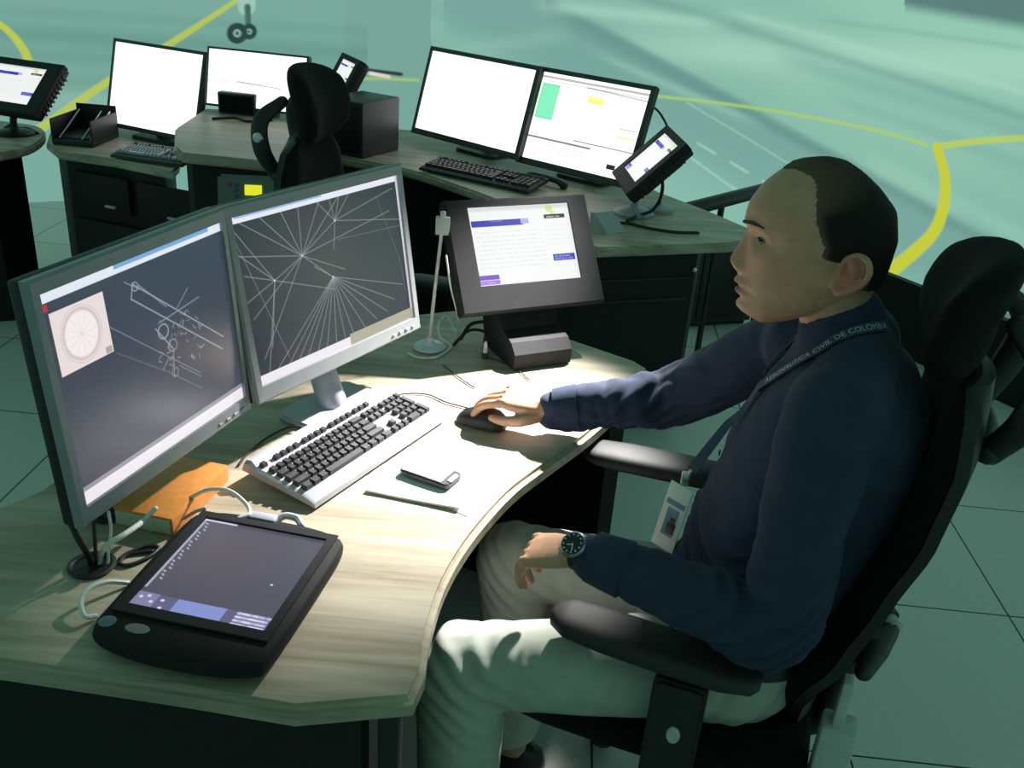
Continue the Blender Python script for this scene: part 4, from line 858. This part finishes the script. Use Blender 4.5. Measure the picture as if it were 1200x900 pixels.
def head_pt(th, z):
    f, b, w = li(FRT, z), li(BCK, z), li(WID, z); w = max(w, .002); f = max(f, b + .004); c = max(min(-.005, f - .002), b + .002); c_, s_ = math.cos(th), math.sin(th)
    if c_ >= 0: x = c + (f - c) * abs(c_) ** 1.04
    else: x = c - (c - b) * abs(c_) ** .9
    y = w * abs(s_) ** .92 * (1 if s_ >= 0 else -1)
    if c_ > 0:
        ay = abs(y); g = lambda v, m, s: math.exp(-((v - m) / s) ** 2)
        # nose
        if 1.21 < z < 1.31:
            amp = float(np.interp(z, [1.215, 1.223, 1.232, 1.240, 1.248, 1.258, 1.272, 1.288, 1.300], [0, .006, .017, .0235, .025, .020, .0125, .005, 0])); sg = float(np.interp(z, [1.215, 1.24, 1.26, 1.30], [.011, .0115, .009, .008]))
            x += amp * g(y, 0, sg); x += .011 * g(ay, .0135, .0065) * g(z, 1.238, .0085)
        x += .0140 * g(z, 1.2130, .0062) * g(y, 0, .022) + .0125 * g(z, 1.1980, .0062) * g(y, 0, .020) - .0100 * g(z, 1.2058, .0028) * g(y, 0, .027)
        x -= .0035 * g(z, 1.1885, .005) * g(y, 0, .018); x += .007 * g(z, 1.174, .012) * g(y, 0, .017); x -= .003 * g(ay, .030, .010) * g(z, 1.205, .010)
        x -= .0150 * g(ay, .034, .016) * g(z, 1.2920, .0115); x += .0055 * g(ay, .030, .020) * g(z, 1.3095, .007)
        x += .004 * g(ay, .048, .016) * g(z, 1.264, .014); x -= .003 * g(ay, .034, .008) * g(z, 1.225, .014)
    zz = z
    if z < 1.245: zz = z + max(0.0, .066 - x) * .58 * ((1.245 - z) / .095) ** .8
    return Vector((x, y + HL, zz))
def head_mesh(bm, off=lambda p, th, z: 0.0, nz=110, nt=132):
    rings = []
    zs2 = 1.150 + (1.412 - 1.150) * (np.sin(np.linspace(-math.pi / 2, math.pi / 2, nz)) * .35 + np.linspace(-1, 1, nz) * .65 + 1) / 2
    for z in zs2:
        r = []
        for k in range(nt):
            th = 2 * math.pi * k / nt; p = head_pt(th, z); o_ = off(p, th, z)
            if o_:
                n = Vector((p.x - .0, p.y - HL, (p.z - 1.29) * 1.0)).normalized(); p = p + n * o_
            r.append(p)
        rings.append(r)
    loft(bm, rings)
bb = B(); head_mesh(bb)
# neck
tapered(bb, [(-.066, .006, 1.06), (-.054, .008, 1.12), (-.038, .012, 1.18), (-.030, .016, 1.24)], [.064, .056, .052, .052], 24)
# ears
for s in (1, -1):
    e0 = Vector((-.043, s * .0755 + HL, 1.273)); X = Vector((.93, s * .18, .28)).normalized(); Zt = Vector((-.27, s * .10, .96)).normalized(); N = X.cross(Zt).normalized() * (s if X.cross(Zt).y > 0 else s); N = N if N.y * s > 0 else -N
    X = Vector((.90, -s * .38, .22)).normalized()
    def ep(a, b, n=0.0): return e0 + X * a * 1.1 + Zt * b * 1.08 + N * n
    V = []
    rings = []
    for q, th_ in ((.0, .0), (.55, .003), (.85, .0045), (1.0, .003)):
        pass
    tube(bb, [ep(.012, -.004, .004), ep(.015, .016, .007), ep(.006, .030, .010), ep(-.008, .031, .012), ep(-.018, .018, .014), ep(-.017, .0, .013), ep(-.009, -.016, .010), ep(.002, -.027, .006), ep(.010, -.024, .003), ep(.010, -.012, .002)], [.0042, .0042, .0046, .0048, .005, .0048, .0055, .0068, .005, .004], 10, k=5)
    tube(bb, [ep(.004, .018, .004), ep(-.006, .008, .006), ep(-.004, -.010, .005)], [.006, .008, .006], 10, k=5)
    lr = [[ep(a_ * math.cos(t_) * q - .003, b_ * math.sin(t_) * q + .002, h_) for t_ in np.linspace(0, 2 * math.pi, 20, endpoint=False)] for a_, b_, q, h_ in ((.015, .028, 1, -.010), (.0155, .029, 1, .001), (.014, .027, 1, .0055))]
    loft(bb, lr)
# eyelids
EYE = {s: Vector((.0795, s * .0345 + HL, 1.2920)) for s in (1, -1)}
for s in (1, -1):
    for zlo, zhi in ((.0024, .0128), (-.0128, -.0058)):
        rings = []
        for z in np.linspace(zlo, zhi, 5): 
            r_ = math.sqrt(max(1e-6, .0129 ** 2 - z * z)) if abs(z) < .0129 else .0005
            rings.append([EYE[s] + Vector((r_ * math.cos(a), r_ * math.sin(a), z)) for a in np.linspace(0, 2 * math.pi, 20, endpoint=False)])
        loft(bb, rings)
# torso, limbs under the clothes
torso(bb, -.010)
for S_, E_, W_ in ((SL, EL, WL), (SR, ER, WR)):
    tapered(bb, [S_, S_.lerp(E_, .5), E_, E_.lerp(W_, .3), W_], [.052, .046, .040, .040, .027])
    tube(bb, [E_.lerp(W_, .85), W_ + (W_ - E_).normalized() * .012], [.029, .027], 16, smooth=False)
for s in (1, -1):
    tapered(bb, [HIP[s], HIP[s].lerp(KNE[s], .5), KNE[s]], [.085, .072, .055]); tapered(bb, [KNE[s], KNE[s].lerp(ANK[s], .35), ANK[s]], [.054, .052, .036])
    tube(bb, [ANK[s] - Vector((.02, 0, .05)), ANK[s] + Vector((.06, .01 * s, -.065)), ANK[s] + Vector((.14, .02 * s, -.078))], [.034, .032, .024], 12)
# hands
def hand(bm, wrist, fw, dorsal, thumbside, bends, thumb, spread=.10, sc=1.0):
    X = Vector(fw).normalized(); Z = Vector(dorsal); Z = (Z - X * Z.dot(X)).normalized(); Y = Z.cross(X) * 1.0
    if Y.dot(Vector(thumbside)) < 0: Y = -Y
    P = lambda x, y, z: wrist + (X * x + Y * y + Z * z) * sc
    rings = []
    for x, w, h, zc in ((-.012, .026, .019, 0), (.008, .029, .018, 0), (.030, .036, .0165, .001), (.055, .041, .0155, .002), (.078, .042, .0135, .002), (.092, .039, .010, .001)):
        rings.append([P(x, w * abs(math.cos(a)) ** .75 * (1 if math.cos(a) >= 0 else -1), zc + h * abs(math.sin(a)) ** .85 * (1 if math.sin(a) >= 0 else -1)) for a in np.linspace(0, 2 * math.pi, 24, endpoint=False)])
    loft(bm, rings)
    tips = []
    for i, (y, L_, r_) in enumerate(((.0315, .072, .0088), (.0105, .080, .009), (-.0110, .075, .0086), (-.0310, .058, .0078))):
        b1, b2, b3 = bends[i]; an_ = 0.0; q = [(.074 - .004 * (i == 3), y, .001), (.090 - .006 * (i == 3) - .002 * (i == 0), y, .001)]; x, z = q[-1][0], .001; yy = y
        for seg, bnd in ((.46, b1), (.30, b2), (.24, b3)):
            an_ += R(bnd); l_ = L_ * seg; x += l_ * math.cos(an_); z -= l_ * math.sin(an_); yy += l_ * spread * (y / .03) * math.cos(an_) * .6; q.append((x, yy, z))
        pts = [P(*p) for p in q]
        tube(bm, pts, [r_ * sc * k_ for k_ in (1.0, 1.05, 1.02, .95, .78)], 12, k=4); tips.append((pts[-1], (pts[-1] - pts[-2]).normalized()))
        # knuckle
        tube(bm, [P(.086, y, .005), P(.092, y, .0045)], [.0085 * sc, .008 * sc], 10, smooth=False)
    tb_ = [P(*p) for p in thumb]; tube(bm, tb_, [.015 * sc, .013 * sc, .0098 * sc, .0078 * sc], 12, k=4); tips.append((tb_[-1], (tb_[-1] - tb_[-2]).normalized()))
    return X, Y, Z, tips
hX, hY, hZ, tipsL = hand(bb, WL, (.93, -.05, -.30), (.2, .10, 1), (0, -1, 0), [(52, 34, 16), (50, 32, 16), (48, 30, 16), (44, 28, 14)], [(.012, .018, -.008), (.036, .044, -.018), (.062, .054, -.032), (.082, .052, -.044)])
gX, gY, gZ, tipsR = hand(bb, WR, (.985, .02, .09), (-.05, .06, 1), (0, 1, 0), [(20, 26, 16), (22, 26, 18), (26, 30, 20), (32, 34, 20)], [(.012, .020, -.008), (.040, .044, -.016), (.074, .049, -.026), (.100, .044, -.030)])
body = mobj('body', remesh(bb, .0028, 2, .45), SKIN, man)
co_ = np.zeros(len(body.data.vertices) * 3, np.float32); body.data.vertices.foreach_get('co', co_); co_ = co_.reshape(-1, 3)
def blob(c, r): return np.exp(-(((co_ - np.array(c)) / np.array(r)) ** 2).sum(1))
ty_ = np.abs(co_[:, 1] - HL); lips_ = np.exp(-((co_[:, 2] - 1.2055) / .0105) ** 2 - ((ty_ - .0) / .024) ** 4) * (co_[:, 0] > .085)
bl_ = .75 * lips_ + .85 * np.exp(-((co_[:, 0] + .043) / .022) ** 2 - ((co_[:, 2] - 1.273) / .036) ** 2) * (ty_ > .072) + .25 * blob((.13, HL, 1.245), (.02, .02, .015)) + .15 * blob((.07, HL + .05, 1.25), (.03, .03, .025))
for tp_, _ in tipsL + tipsR: bl_ = bl_ + .35 * blob(tp_, (.016, .016, .016))
bl_ = bl_ * 1.0
a_ = body.data.attributes.new('blush', 'FLOAT', 'POINT'); a_.data.foreach_set('value', np.clip(bl_, 0, 1).astype(np.float32))
for s in (1, -1):
    bm = B(); bmesh.ops.create_uvsphere(bm, u_segments=24, v_segments=16, radius=.0122, matrix=Matrix.Translation(EYE[s])); ey = obj('eye', bm, mat('eye_white', (.22, .19, .17), .3, var=.02), man, 90)
    bm = B(); bmesh.ops.create_uvsphere(bm, u_segments=16, v_segments=12, radius=.0084, matrix=Matrix.Translation(EYE[s] + Vector((.0042, s * .0022, -.0012)))); obj('iris', bm, mat('dark_iris', (.02, .012, .008), .15), ey, 90)
    bm = B(); tube(bm, [EYE[s] + Vector((.0134 * math.cos(R(a)), s * .0134 * math.sin(R(a)), .0012 - .0016 * abs(a - 25) / 60)) for a in (-38, -10, 20, 50, 78)], [.0006, .0010, .0011, .0011, .0007], 6); obj('eyelash', bm, HAIR, man)
    bm = B(); pts = []
    for y in (.018, .030, .043, .054):
        best = min((head_pt(th, 1.3095 + (y - .018) * .22 - max(0, y - .042) ** 2 * 30) for th in np.linspace(0, 1.5, 160)), key=lambda p: abs(p.y - HL - y)); pts.append(Vector((best.x + .0005, HL + s * y, best.z)))
    tube(bm, pts, [.0022, .0034, .0034, .0016], 8, flat=.6); obj('eyebrow', bm, mat('brow_hair', (.085, .058, .042), .8, scale=300), man, 60)
def hairline(y, z):
    side = float(np.interp(z, [1.200, 1.205, 1.235, 1.27, 1.284, 1.288, 1.305, 1.330, 1.350, 1.412], [-.2, -.075, -.066, -.064, -.050, -.004, -.004, .010, .018, .020]))
    top = .058 * math.exp(-(y / .034) ** 2) * min(1, max(0, (z - 1.350) / .035))
    return side + top
def hair_off(p, th, z):
    h = hairline(abs(p.y - HL), z) + .0040 * noise.noise(p * 150) + .0035 * noise.noise(p * 420)
    m = max(-1, min(1, (h - p.x) / .012))
    if z < 1.205: m = -1
    lo = min(1.0, max(0.0, (z - 1.205) / .02))
    return -.004 + .0082 * max(0, m * .5 + .5) ** .8 * (.55 + .45 * lo) + (.0006 * noise.noise(p * 400) if m > 0 else 0)
bm = B(); head_mesh(bm, hair_off, 120, 150); hr = obj('hair', bm, None, man, 180)
hm = bpy.data.materials.new('thinning_dark_hair'); hm.use_nodes = True; nt = hm.node_tree; pb_ = nt.nodes['Principled BSDF']; pb_.inputs['Roughness'].default_value = .75; pb_.inputs['Specular IOR Level'].default_value = .2
at_ = nt.nodes.new('ShaderNodeAttribute'); at_.attribute_name = 'thinning'; tc_ = nt.nodes.new('ShaderNodeTexCoord'); nz_ = nt.nodes.new('ShaderNodeTexNoise'); nz_.inputs['Scale'].default_value = 420
mx_ = nt.nodes.new('ShaderNodeMix'); mx_.data_type = 'RGBA'; mx_.inputs['A'].default_value = (.016, .012, .010, 1); mx_.inputs['B'].default_value = (.14, .088, .062, 1)
ad_ = nt.nodes.new('ShaderNodeMath'); ad_.operation = 'MULTIPLY_ADD'; ad_.inputs[1].default_value = .5; ad_.use_clamp = True; sb_ = nt.nodes.new('ShaderNodeMath'); sb_.operation = 'MULTIPLY'
nt.links.new(tc_.outputs['Object'], nz_.inputs['Vector']); nt.links.new(nz_.outputs['Fac'], sb_.inputs[0]); nt.links.new(at_.outputs['Fac'], sb_.inputs[1]); nt.links.new(sb_.outputs[0], ad_.inputs[0]); nt.links.new(at_.outputs['Fac'], ad_.inputs[2])
nt.links.new(ad_.outputs[0], mx_.inputs['Factor']); nt.links.new(mx_.outputs['Result'], pb_.inputs['Base Color'])
hr.data.materials.append(hm); ta_ = hr.data.attributes.new('thinning', 'FLOAT', 'POINT')
def thin(c):
    e = (hairline(abs(c.y - HL), c.z) - c.x) / float(np.interp(c.z, [1.30, 1.345, 1.37, 1.40], [.010, .016, .070, .12])); e = 1 - min(1, max(0, e))
    return float(np.interp(c.z, [1.21, 1.25], [.35, 0])) + .80 * e ** 1.4
ta_.data.foreach_set('value', np.array([thin(v.co) for v in hr.data.vertices], np.float32))

# ---- shirt
def fbm(p): return noise.noise(p) + .5 * noise.noise(p * 2.1)
sb = B(); torso(sb, .006, .60, 1.17)
for s in (1, -1): tapered(sb, [(-.085, .02 * s, 1.135), (-.083, .07 * s, 1.125), (-.075 if s > 0 else -.04, .14 * s, 1.095), (-.066 if s > 0 else -.005, .18 * s, 1.072)], [.058, .060, .064, .070], 20)
tapered(sb, [(-.07, .010, 1.10), (-.055, .010, 1.145), (-.05, .010, 1.172)], [.075, .068, .064], 24)
torso(sb, .010, .60, .85)
for S_, E_, W_, up in ((SL, EL, WL, 1), (SR, ER, WR, -1)):
    cuff = E_.lerp(W_, .93)
    tapered(sb, [S_ + Vector((-.012, -.05 * up, .010)), S_, S_.lerp(E_, .45), E_, E_.lerp(W_, .30), E_.lerp(W_, .70), cuff], [.078, .070, .064, .056, .053, .045, .039], 24)
def shirt_wrinkle(co, no):
    out = co.copy()
    for i in range(len(co)):
        p = Vector(co[i]); d = 0.0
        d += .0050 * fbm(Vector((p.x * 9 + p.z * 5, p.y * 7, p.z * 12 - p.x * 6)))
        # elbow folds, belly folds
        for E_, k in ((EL, 1), (ER, 1)):
            q = (p - E_).length
            if q < .19: d += .0075 * (1 - q / .19) * math.sin((p.x * .8 + p.z * 1.0 + p.y * .5) * 190 + 3 * noise.noise(p * 14))
        if p.z < .84 and abs(p.y) < .2 and p.x > -.02: d += .0075 * max(0, min(1, (.86 - p.z) / .08)) * math.sin(p.z * 130 + p.y * 30 + 5 * noise.noise(p * 8)) 
        for W_, E_ in ((WR, ER), (WL, EL)):
            ax = (W_ - E_).normalized(); s = (p - E_).dot(ax)
            if 0 < s < .30 and (p - E_ - ax * s).length < .075: d += .0055 * abs(noise.noise(Vector((s * 38, p.z * 10, p.y * 10 + 3)))) - .001
        out[i] += no[i] * d
    return out
shirt = mobj('shirt', remesh(sb, .0055, 6, .5, shirt_wrinkle), NAVY, man)
bm = B(); rings = []
for k in range(44):
    ph = R(24) + (2 * math.pi - R(48)) * k / 43; c_, s_ = math.cos(ph), math.sin(ph)
    top = lambda rx, ry, dz: Vector((-.036 + rx * c_ + .0, .010 + ry * s_, 1.158 - .050 * c_ - .012 * max(0, c_) + dz))
    e = min(1, min(k, 43 - k) / 6)
    rings.append([top(.062, .061, -.050), top(.0615, .060, -.004), top(.066, .064, .001), top(.071, .069, -.004), top(.083 + .016 * (1 - e), .083, -.044 - .012 * (1 - e)), top(.080 + .016 * (1 - e), .080, -.046 - .012 * (1 - e)), top(.068, .066, -.012), top(.065, .064, -.050)])
loft(bm, rings); obj('collar', bm, NAVY, shirt, 40)
for E_, W_ in ((EL, WL), (ER, WR)):
    a, b_ = E_.lerp(W_, .76), E_.lerp(W_, .945); bm = B(); tube(bm, [a, a.lerp(b_, .5), b_], [.0465, .0445, .0415], 28, smooth=False, dome=False); obj('cuff', bm, NAVY, shirt, 50)
bm = B()
for z in (.74, .82, .90, .98, 1.06):
    r_ = [r for r in TORSO]; cf = li([(a, b) for a, b, _, _ in TORSO], z); d_ = li([(a, c) for a, _, c, _ in TORSO], z); lathe(bm, [(.005, 0), (.0055, .002), (.003, .003)], 12, Matrix.Translation((cf + d_ + .009, .0, z)) @ Matrix.Rotation(R(90), 4, 'Y'))
obj('buttons', bm, CHARCOAL, shirt)

# ---- trousers
tb = B(); rings = []
for z, cf, d_, w in ((.485, .030, .135, .185), (.52, .028, .155, .202), (.57, .022, .155, .202), (.615, .008, .146, .196), (.655, -.006, .140, .190)):
    rings.append([Vector((cf + d_ * abs(math.cos(a)) ** .85 * (1 if math.cos(a) >= 0 else -1), w * abs(math.sin(a)) ** .85 * (1 if math.sin(a) >= 0 else -1), z)) for a in np.linspace(0, 2 * math.pi, 40, endpoint=False)])
loft(tb, rings)
for s in (1, -1):
    H_, K_, A_ = HIP[s], KNE[s], ANK[s]
    tapered(tb, [H_ + Vector((.0, 0, .0)), H_.lerp(K_, .4), H_.lerp(K_, .8), K_], [.096, .086, .074, .069], 26)
    tapered(tb, [K_, K_.lerp(A_, .3) + Vector((-.01, 0, 0)), K_.lerp(A_, .95)], [.072, .075, .070], 26)
def trouser_wrinkle(co, no):
    out = co.copy()
    for i in range(len(co)):
        p = Vector(co[i]); d = .0025 * fbm(Vector((p.x * 6, p.y * 9, p.z * 8)))
        for s in (1, -1):
            q = (p - KNE[s]).length
            if q < .17: d += .005 * (1 - q / .17) * math.sin((p.z * 1.0 - p.x * .7) * 170 + 4 * noise.noise(p * 11))
            q = (p - HIP[s]).length
            if q < .17: d += .004 * (1 - q / .17) * math.sin((p.x * 1.0 + p.z * .5) * 150 + 4 * noise.noise(p * 9))
        out[i] += no[i] * d
    return out
trs = mobj('trousers', remesh(tb, .006, 5, .5, trouser_wrinkle), KHAKI, man)
def hoop(z0, z1, off, cf, d_, w, n=48):
    bm = B(); rings = []
    for o_, z in ((off, z0), (off + .003, z0), (off + .003, z1), (off, z1)):
        rings.append([Vector((cf + (d_ + o_) * abs(math.cos(a)) ** .85 * (1 if math.cos(a) >= 0 else -1), (w + o_) * abs(math.sin(a)) ** .85 * (1 if math.sin(a) >= 0 else -1), z)) for a in np.linspace(0, 2 * math.pi, n, endpoint=False)])
    rings.append(rings[0]); loft(bm, rings, cap=False); return bm
obj('belt', hoop(.610, .645, .005, .004, .145, .195), mat('black_leather', (.010, .010, .010), .35), trs, 40)
for a in (1.75, 1.1, -1.1, -1.75, 2.6):
    bm = B(); x = .004 + (.154) * math.cos(a); y = .203 * math.sin(a); box(bm, (0, 0, 0), (.006, .012, .048), .002, M=Matrix.Translation((x, y, .628)) @ Matrix.Rotation(math.atan2(math.sin(a) / .2, math.cos(a) / .16), 4, 'Z')); obj('belt_loop', bm, KHAKI, trs)
for s in (1, -1):
    A_ = ANK[s]; bm = B(); rings = []
    for x, w, h in ((-.075, .022, .035), (-.065, .034, .062), (-.03, .038, .085), (.02, .038, .075), (.08, .045, .055), (.14, .046, .045), (.185, .034, .035), (.20, .018, .022)):
        rings.append([Vector((A_.x - .01 + x, A_.y + w * math.cos(a), max(.0, h * math.sin(a)) if math.sin(a) > 0 else 0)) for a in np.linspace(0, 2 * math.pi, 20, endpoint=False)])
    loft(bm, rings); obj('shoe', bm, mat('black_shoe', (.012, .011, .010), .35), man, 60)

# ---- wrist watch on the left wrist
wc_ = WL + hX * .004; wt = bpy.data.objects.new('wristwatch', None); COL.objects.link(wt); wt.parent = man
bm = B(); rings = []
for x in (-.010, -.009, .009, .010):
    rings.append([wc_ + hX * x + hY * (.0315 * math.cos(a)) + hZ * (.0245 * math.sin(a)) for a in np.linspace(0, 2 * math.pi, 32, endpoint=False)])
loft(bm, rings); obj('strap', bm, mat('dark_strap', (.014, .014, .015), .45), wt, 50)
q = wc_ - hY * .012 + hZ * .022; zz = (hZ - hY * .55).normalized(); xx = (hX - zz * hX.dot(zz)).normalized(); yy = zz.cross(xx)
Mw = Matrix(((xx.x, yy.x, zz.x, q.x), (xx.y, yy.y, zz.y, q.y), (xx.z, yy.z, zz.z, q.z), (0, 0, 0, 1)))
bm = B(); lathe(bm, [(.020, -.004), (.022, .0), (.022, .006), (.0195, .009), (.0180, .0085)], 32, Mw); obj('case', bm, mat('steel_case', (.35, .37, .38), .3, .9, var=.05), wt)
bm = B(); lathe(bm, [(.0182, .0078), (.018, .0094), (0.0, .0094)], 28, Mw); obj('dial', bm, mat('dark_dial', (.015, .02, .03), .15), wt)
bm = B(); box(bm, (.004, .002, .0098), (.010, .0014, .0006), 0, M=Mw); box(bm, (-.001, .006, .0098), (.0014, .012, .0006), 0, M=Mw)
for k in range(12): box(bm, (.0150 * math.cos(k * .5236), .0150 * math.sin(k * .5236), .0097), (.0022, .0022, .0006), 0, M=Mw)
obj('hands_and_markers', bm, PAPER, wt)

# ---- lanyard with its printed band and badge
CM = Matrix.Translation(CO) @ Matrix.Rotation(CROT, 4, 'Z'); CI = CM.inverted()
bpy.context.view_layer.update()
def bvh_of(objs):
    V, Fs = [], []
    for o in objs:
        b0 = len(V); V += [v.co.copy() for v in o.data.vertices]; Fs += [[b0 + i for i in p.vertices] for p in o.data.polygons]
    return BVHTree.FromPolygons(V, Fs)
tree = bvh_of([shirt] + [c for c in shirt.children if c.name.startswith('collar')])
eye_l = CI @ Vector(CAMP)
def on_shirt(px, py, off=.0035):
    d = (CI.to_3x3() @ Vector(ray(px, py))).normalized(); h = tree.ray_cast(eye_l, d)
    if h[0] is None: return None
    n = h[1] if h[1].dot(d) < 0 else -h[1]
    return h[0] + n * off, n
ly = thing('lanyard', 'navy printed lanyard round the man\'s neck with an identity badge hanging from it', 'lanyard', CO, CROT)
def plane_pt(px, py, y):
    d = CI.to_3x3() @ Vector(ray(px, py)); t_ = (y - eye_l.y) / d.y; return eye_l + d * t_
BY = .085
hits = []
for p in ((1034, 383), (1018, 391), (1000, 399), (982, 407), (964, 415), (946, 423), (930, 431), (914, 442), (898, 455), (882, 468), (870, 480)):
    h = on_shirt(*p)
    if h: hits.append(h)
for p in ((853, 498), (842, 512), (830, 528), (819, 542), (810, 552)): hits.append((plane_pt(*p, BY), Vector((.35, .93, 0))))
LP = [h[0] for h in hits]; LN = [h[1] for h in hits]
NH = len(hits) - 5
def ribbon(bm, P, N, w, th):
    rings = []
    for i, p in enumerate(P):
        t_ = (P[min(i + 1, len(P) - 1)] - P[max(i - 1, 0)]).normalized(); b_ = N[i].cross(t_).normalized(); n = t_.cross(b_).normalized() 
        if n.dot(N[i]) < 0: n = -n
        rings.append([p + b_ * w/2 + n * th/2, p - b_ * w/2 + n * th/2, p - b_ * w/2 - n * th/2, p + b_ * w/2 - n * th/2])
    loft(bm, rings)
for _ in range(6):
    LP = [LP[0]] + [(LP[i - 1] + LP[i] * 2 + LP[i + 1]) / 4 + LN[i] * .0007 for i in range(1, len(LP) - 1)] + [LP[-1]]; LN = [LN[0]] + [((LN[i - 1] + LN[i] + LN[i + 1]) / 3).normalized() for i in range(1, len(LN) - 1)] + [LN[-1]]
for i in range(NH):
    loc, n_, _, _ = tree.find_nearest(LP[i])
    if n_.dot(LN[i]) < 0: n_ = -n_
    dd = (LP[i] - loc).dot(n_)
    LP[i] = LP[i] + n_ * (.0065 - dd); LN[i] = (LN[i] + n_ * .6).normalized()
for _ in range(2): LN = [LN[0]] + [((LN[i - 1] + LN[i] + LN[i + 1]) / 3).normalized() for i in range(1, len(LN) - 1)] + [LN[-1]]
bm = B(); ribbon(bm, LP, LN, .017, .0012); band = obj('band', bm, mat('lanyard_navy', (.045, .060, .12), .7), ly, 30)
# lettering along the band, read from the chest toward the neck
cu_ = bpy.data.curves.new('lettering', 'FONT'); cu_.body = 'AERONAUTICA CIVIL DE COLOMBIA'; cu_.size = .0135; cu_.space_character = 1.05
to = bpy.data.objects.new('tmp_text', cu_); COL.objects.link(to); dg = bpy.context.evaluated_depsgraph_get(); tm = bpy.data.meshes.new_from_object(to.evaluated_get(dg)); bpy.data.objects.remove(to)
SP = LP[::-1]; SN = LN[::-1]; cl = [0.0]
for a, b_ in zip(SP[:-1], SP[1:]): cl.append(cl[-1] + (b_ - a).length)
xs = [v.co.x for v in tm.vertices]; wtx = max(xs); start = cl[-1] - wtx - .002
for v in tm.vertices:
    s_ = min(max(v.co.x + start, 0), cl[-1] - 1e-4); i = max(j for j in range(len(cl) - 1) if cl[j] <= s_); u_ = (s_ - cl[i]) / (cl[i + 1] - cl[i])
    p = SP[i].lerp(SP[i + 1], u_); n = SN[i].lerp(SN[i + 1], u_).normalized(); t_ = (SP[i + 1] - SP[i]).normalized(); b_ = n.cross(t_).normalized()
    v.co = p + b_ * (v.co.y - .0048) + n * .0014
lt = mobj('lettering', tm, mat('lettering_white', (.55, .60, .66), .6), band, 'pale printed letters')
cpt = plane_pt(803, 561, BY)
bm = B(); tube(bm, [LP[-1], cpt], .004, 8, smooth=False); box(bm, cpt, (.014, .010, .026), .003); obj('clip', bm, SILVER, ly)
# badge hangs in front of the belly
c0, c1, c3 = plane_pt(787, 562, BY), plane_pt(813, 577, BY), plane_pt(763, 634, BY)
ax = (c1 - c0).normalized(); dn = (c3 - c0); bh = dn.length; dn.normalize()
d1 = (CI.to_3x3() @ Vector(ray(813, 577))).normalized(); c1 = eye_l + d1 * ((c0 - eye_l).dot(dn) / d1.dot(dn)); ax = c1 - c0; bw = min(.062, ax.length); ax.normalize(); nn = ax.cross(dn); nn = nn if nn.y > 0 else -nn
ctr = c0 + ax * bw / 2 + dn * bh / 2
Mb = Matrix(((ax.x, nn.x, -dn.x, ctr.x), (ax.y, nn.y, -dn.y, ctr.y), (ax.z, nn.z, -dn.z, ctr.z), (0, 0, 0, 1)))
bm = B(); box(bm, (0, 0, 0), (bw, .003, bh), .0012, M=Mb); bdg = obj('badge', bm, PAPER, ly, label='white identity badge')
bm = B(); box(bm, (.0, .0018, -.010), (bw * .5, .0008, bh * .42), 0, M=Mb); box(bm, (0, .0018, .028), (bw * .8, .0008, .010), 0, M=Mb); obj('print_patch', bm, mat('badge_blue', (.18, .30, .42), .6), bdg)
bm = B(); box(bm, (.004, .0020, -.020), (.016, .0010, .022), .0004, M=Mb); box(bm, (.004, .0020, -.004), (.009, .0010, .010), .0004, M=Mb); obj('portrait_patch', bm, CHARCOAL, bdg)
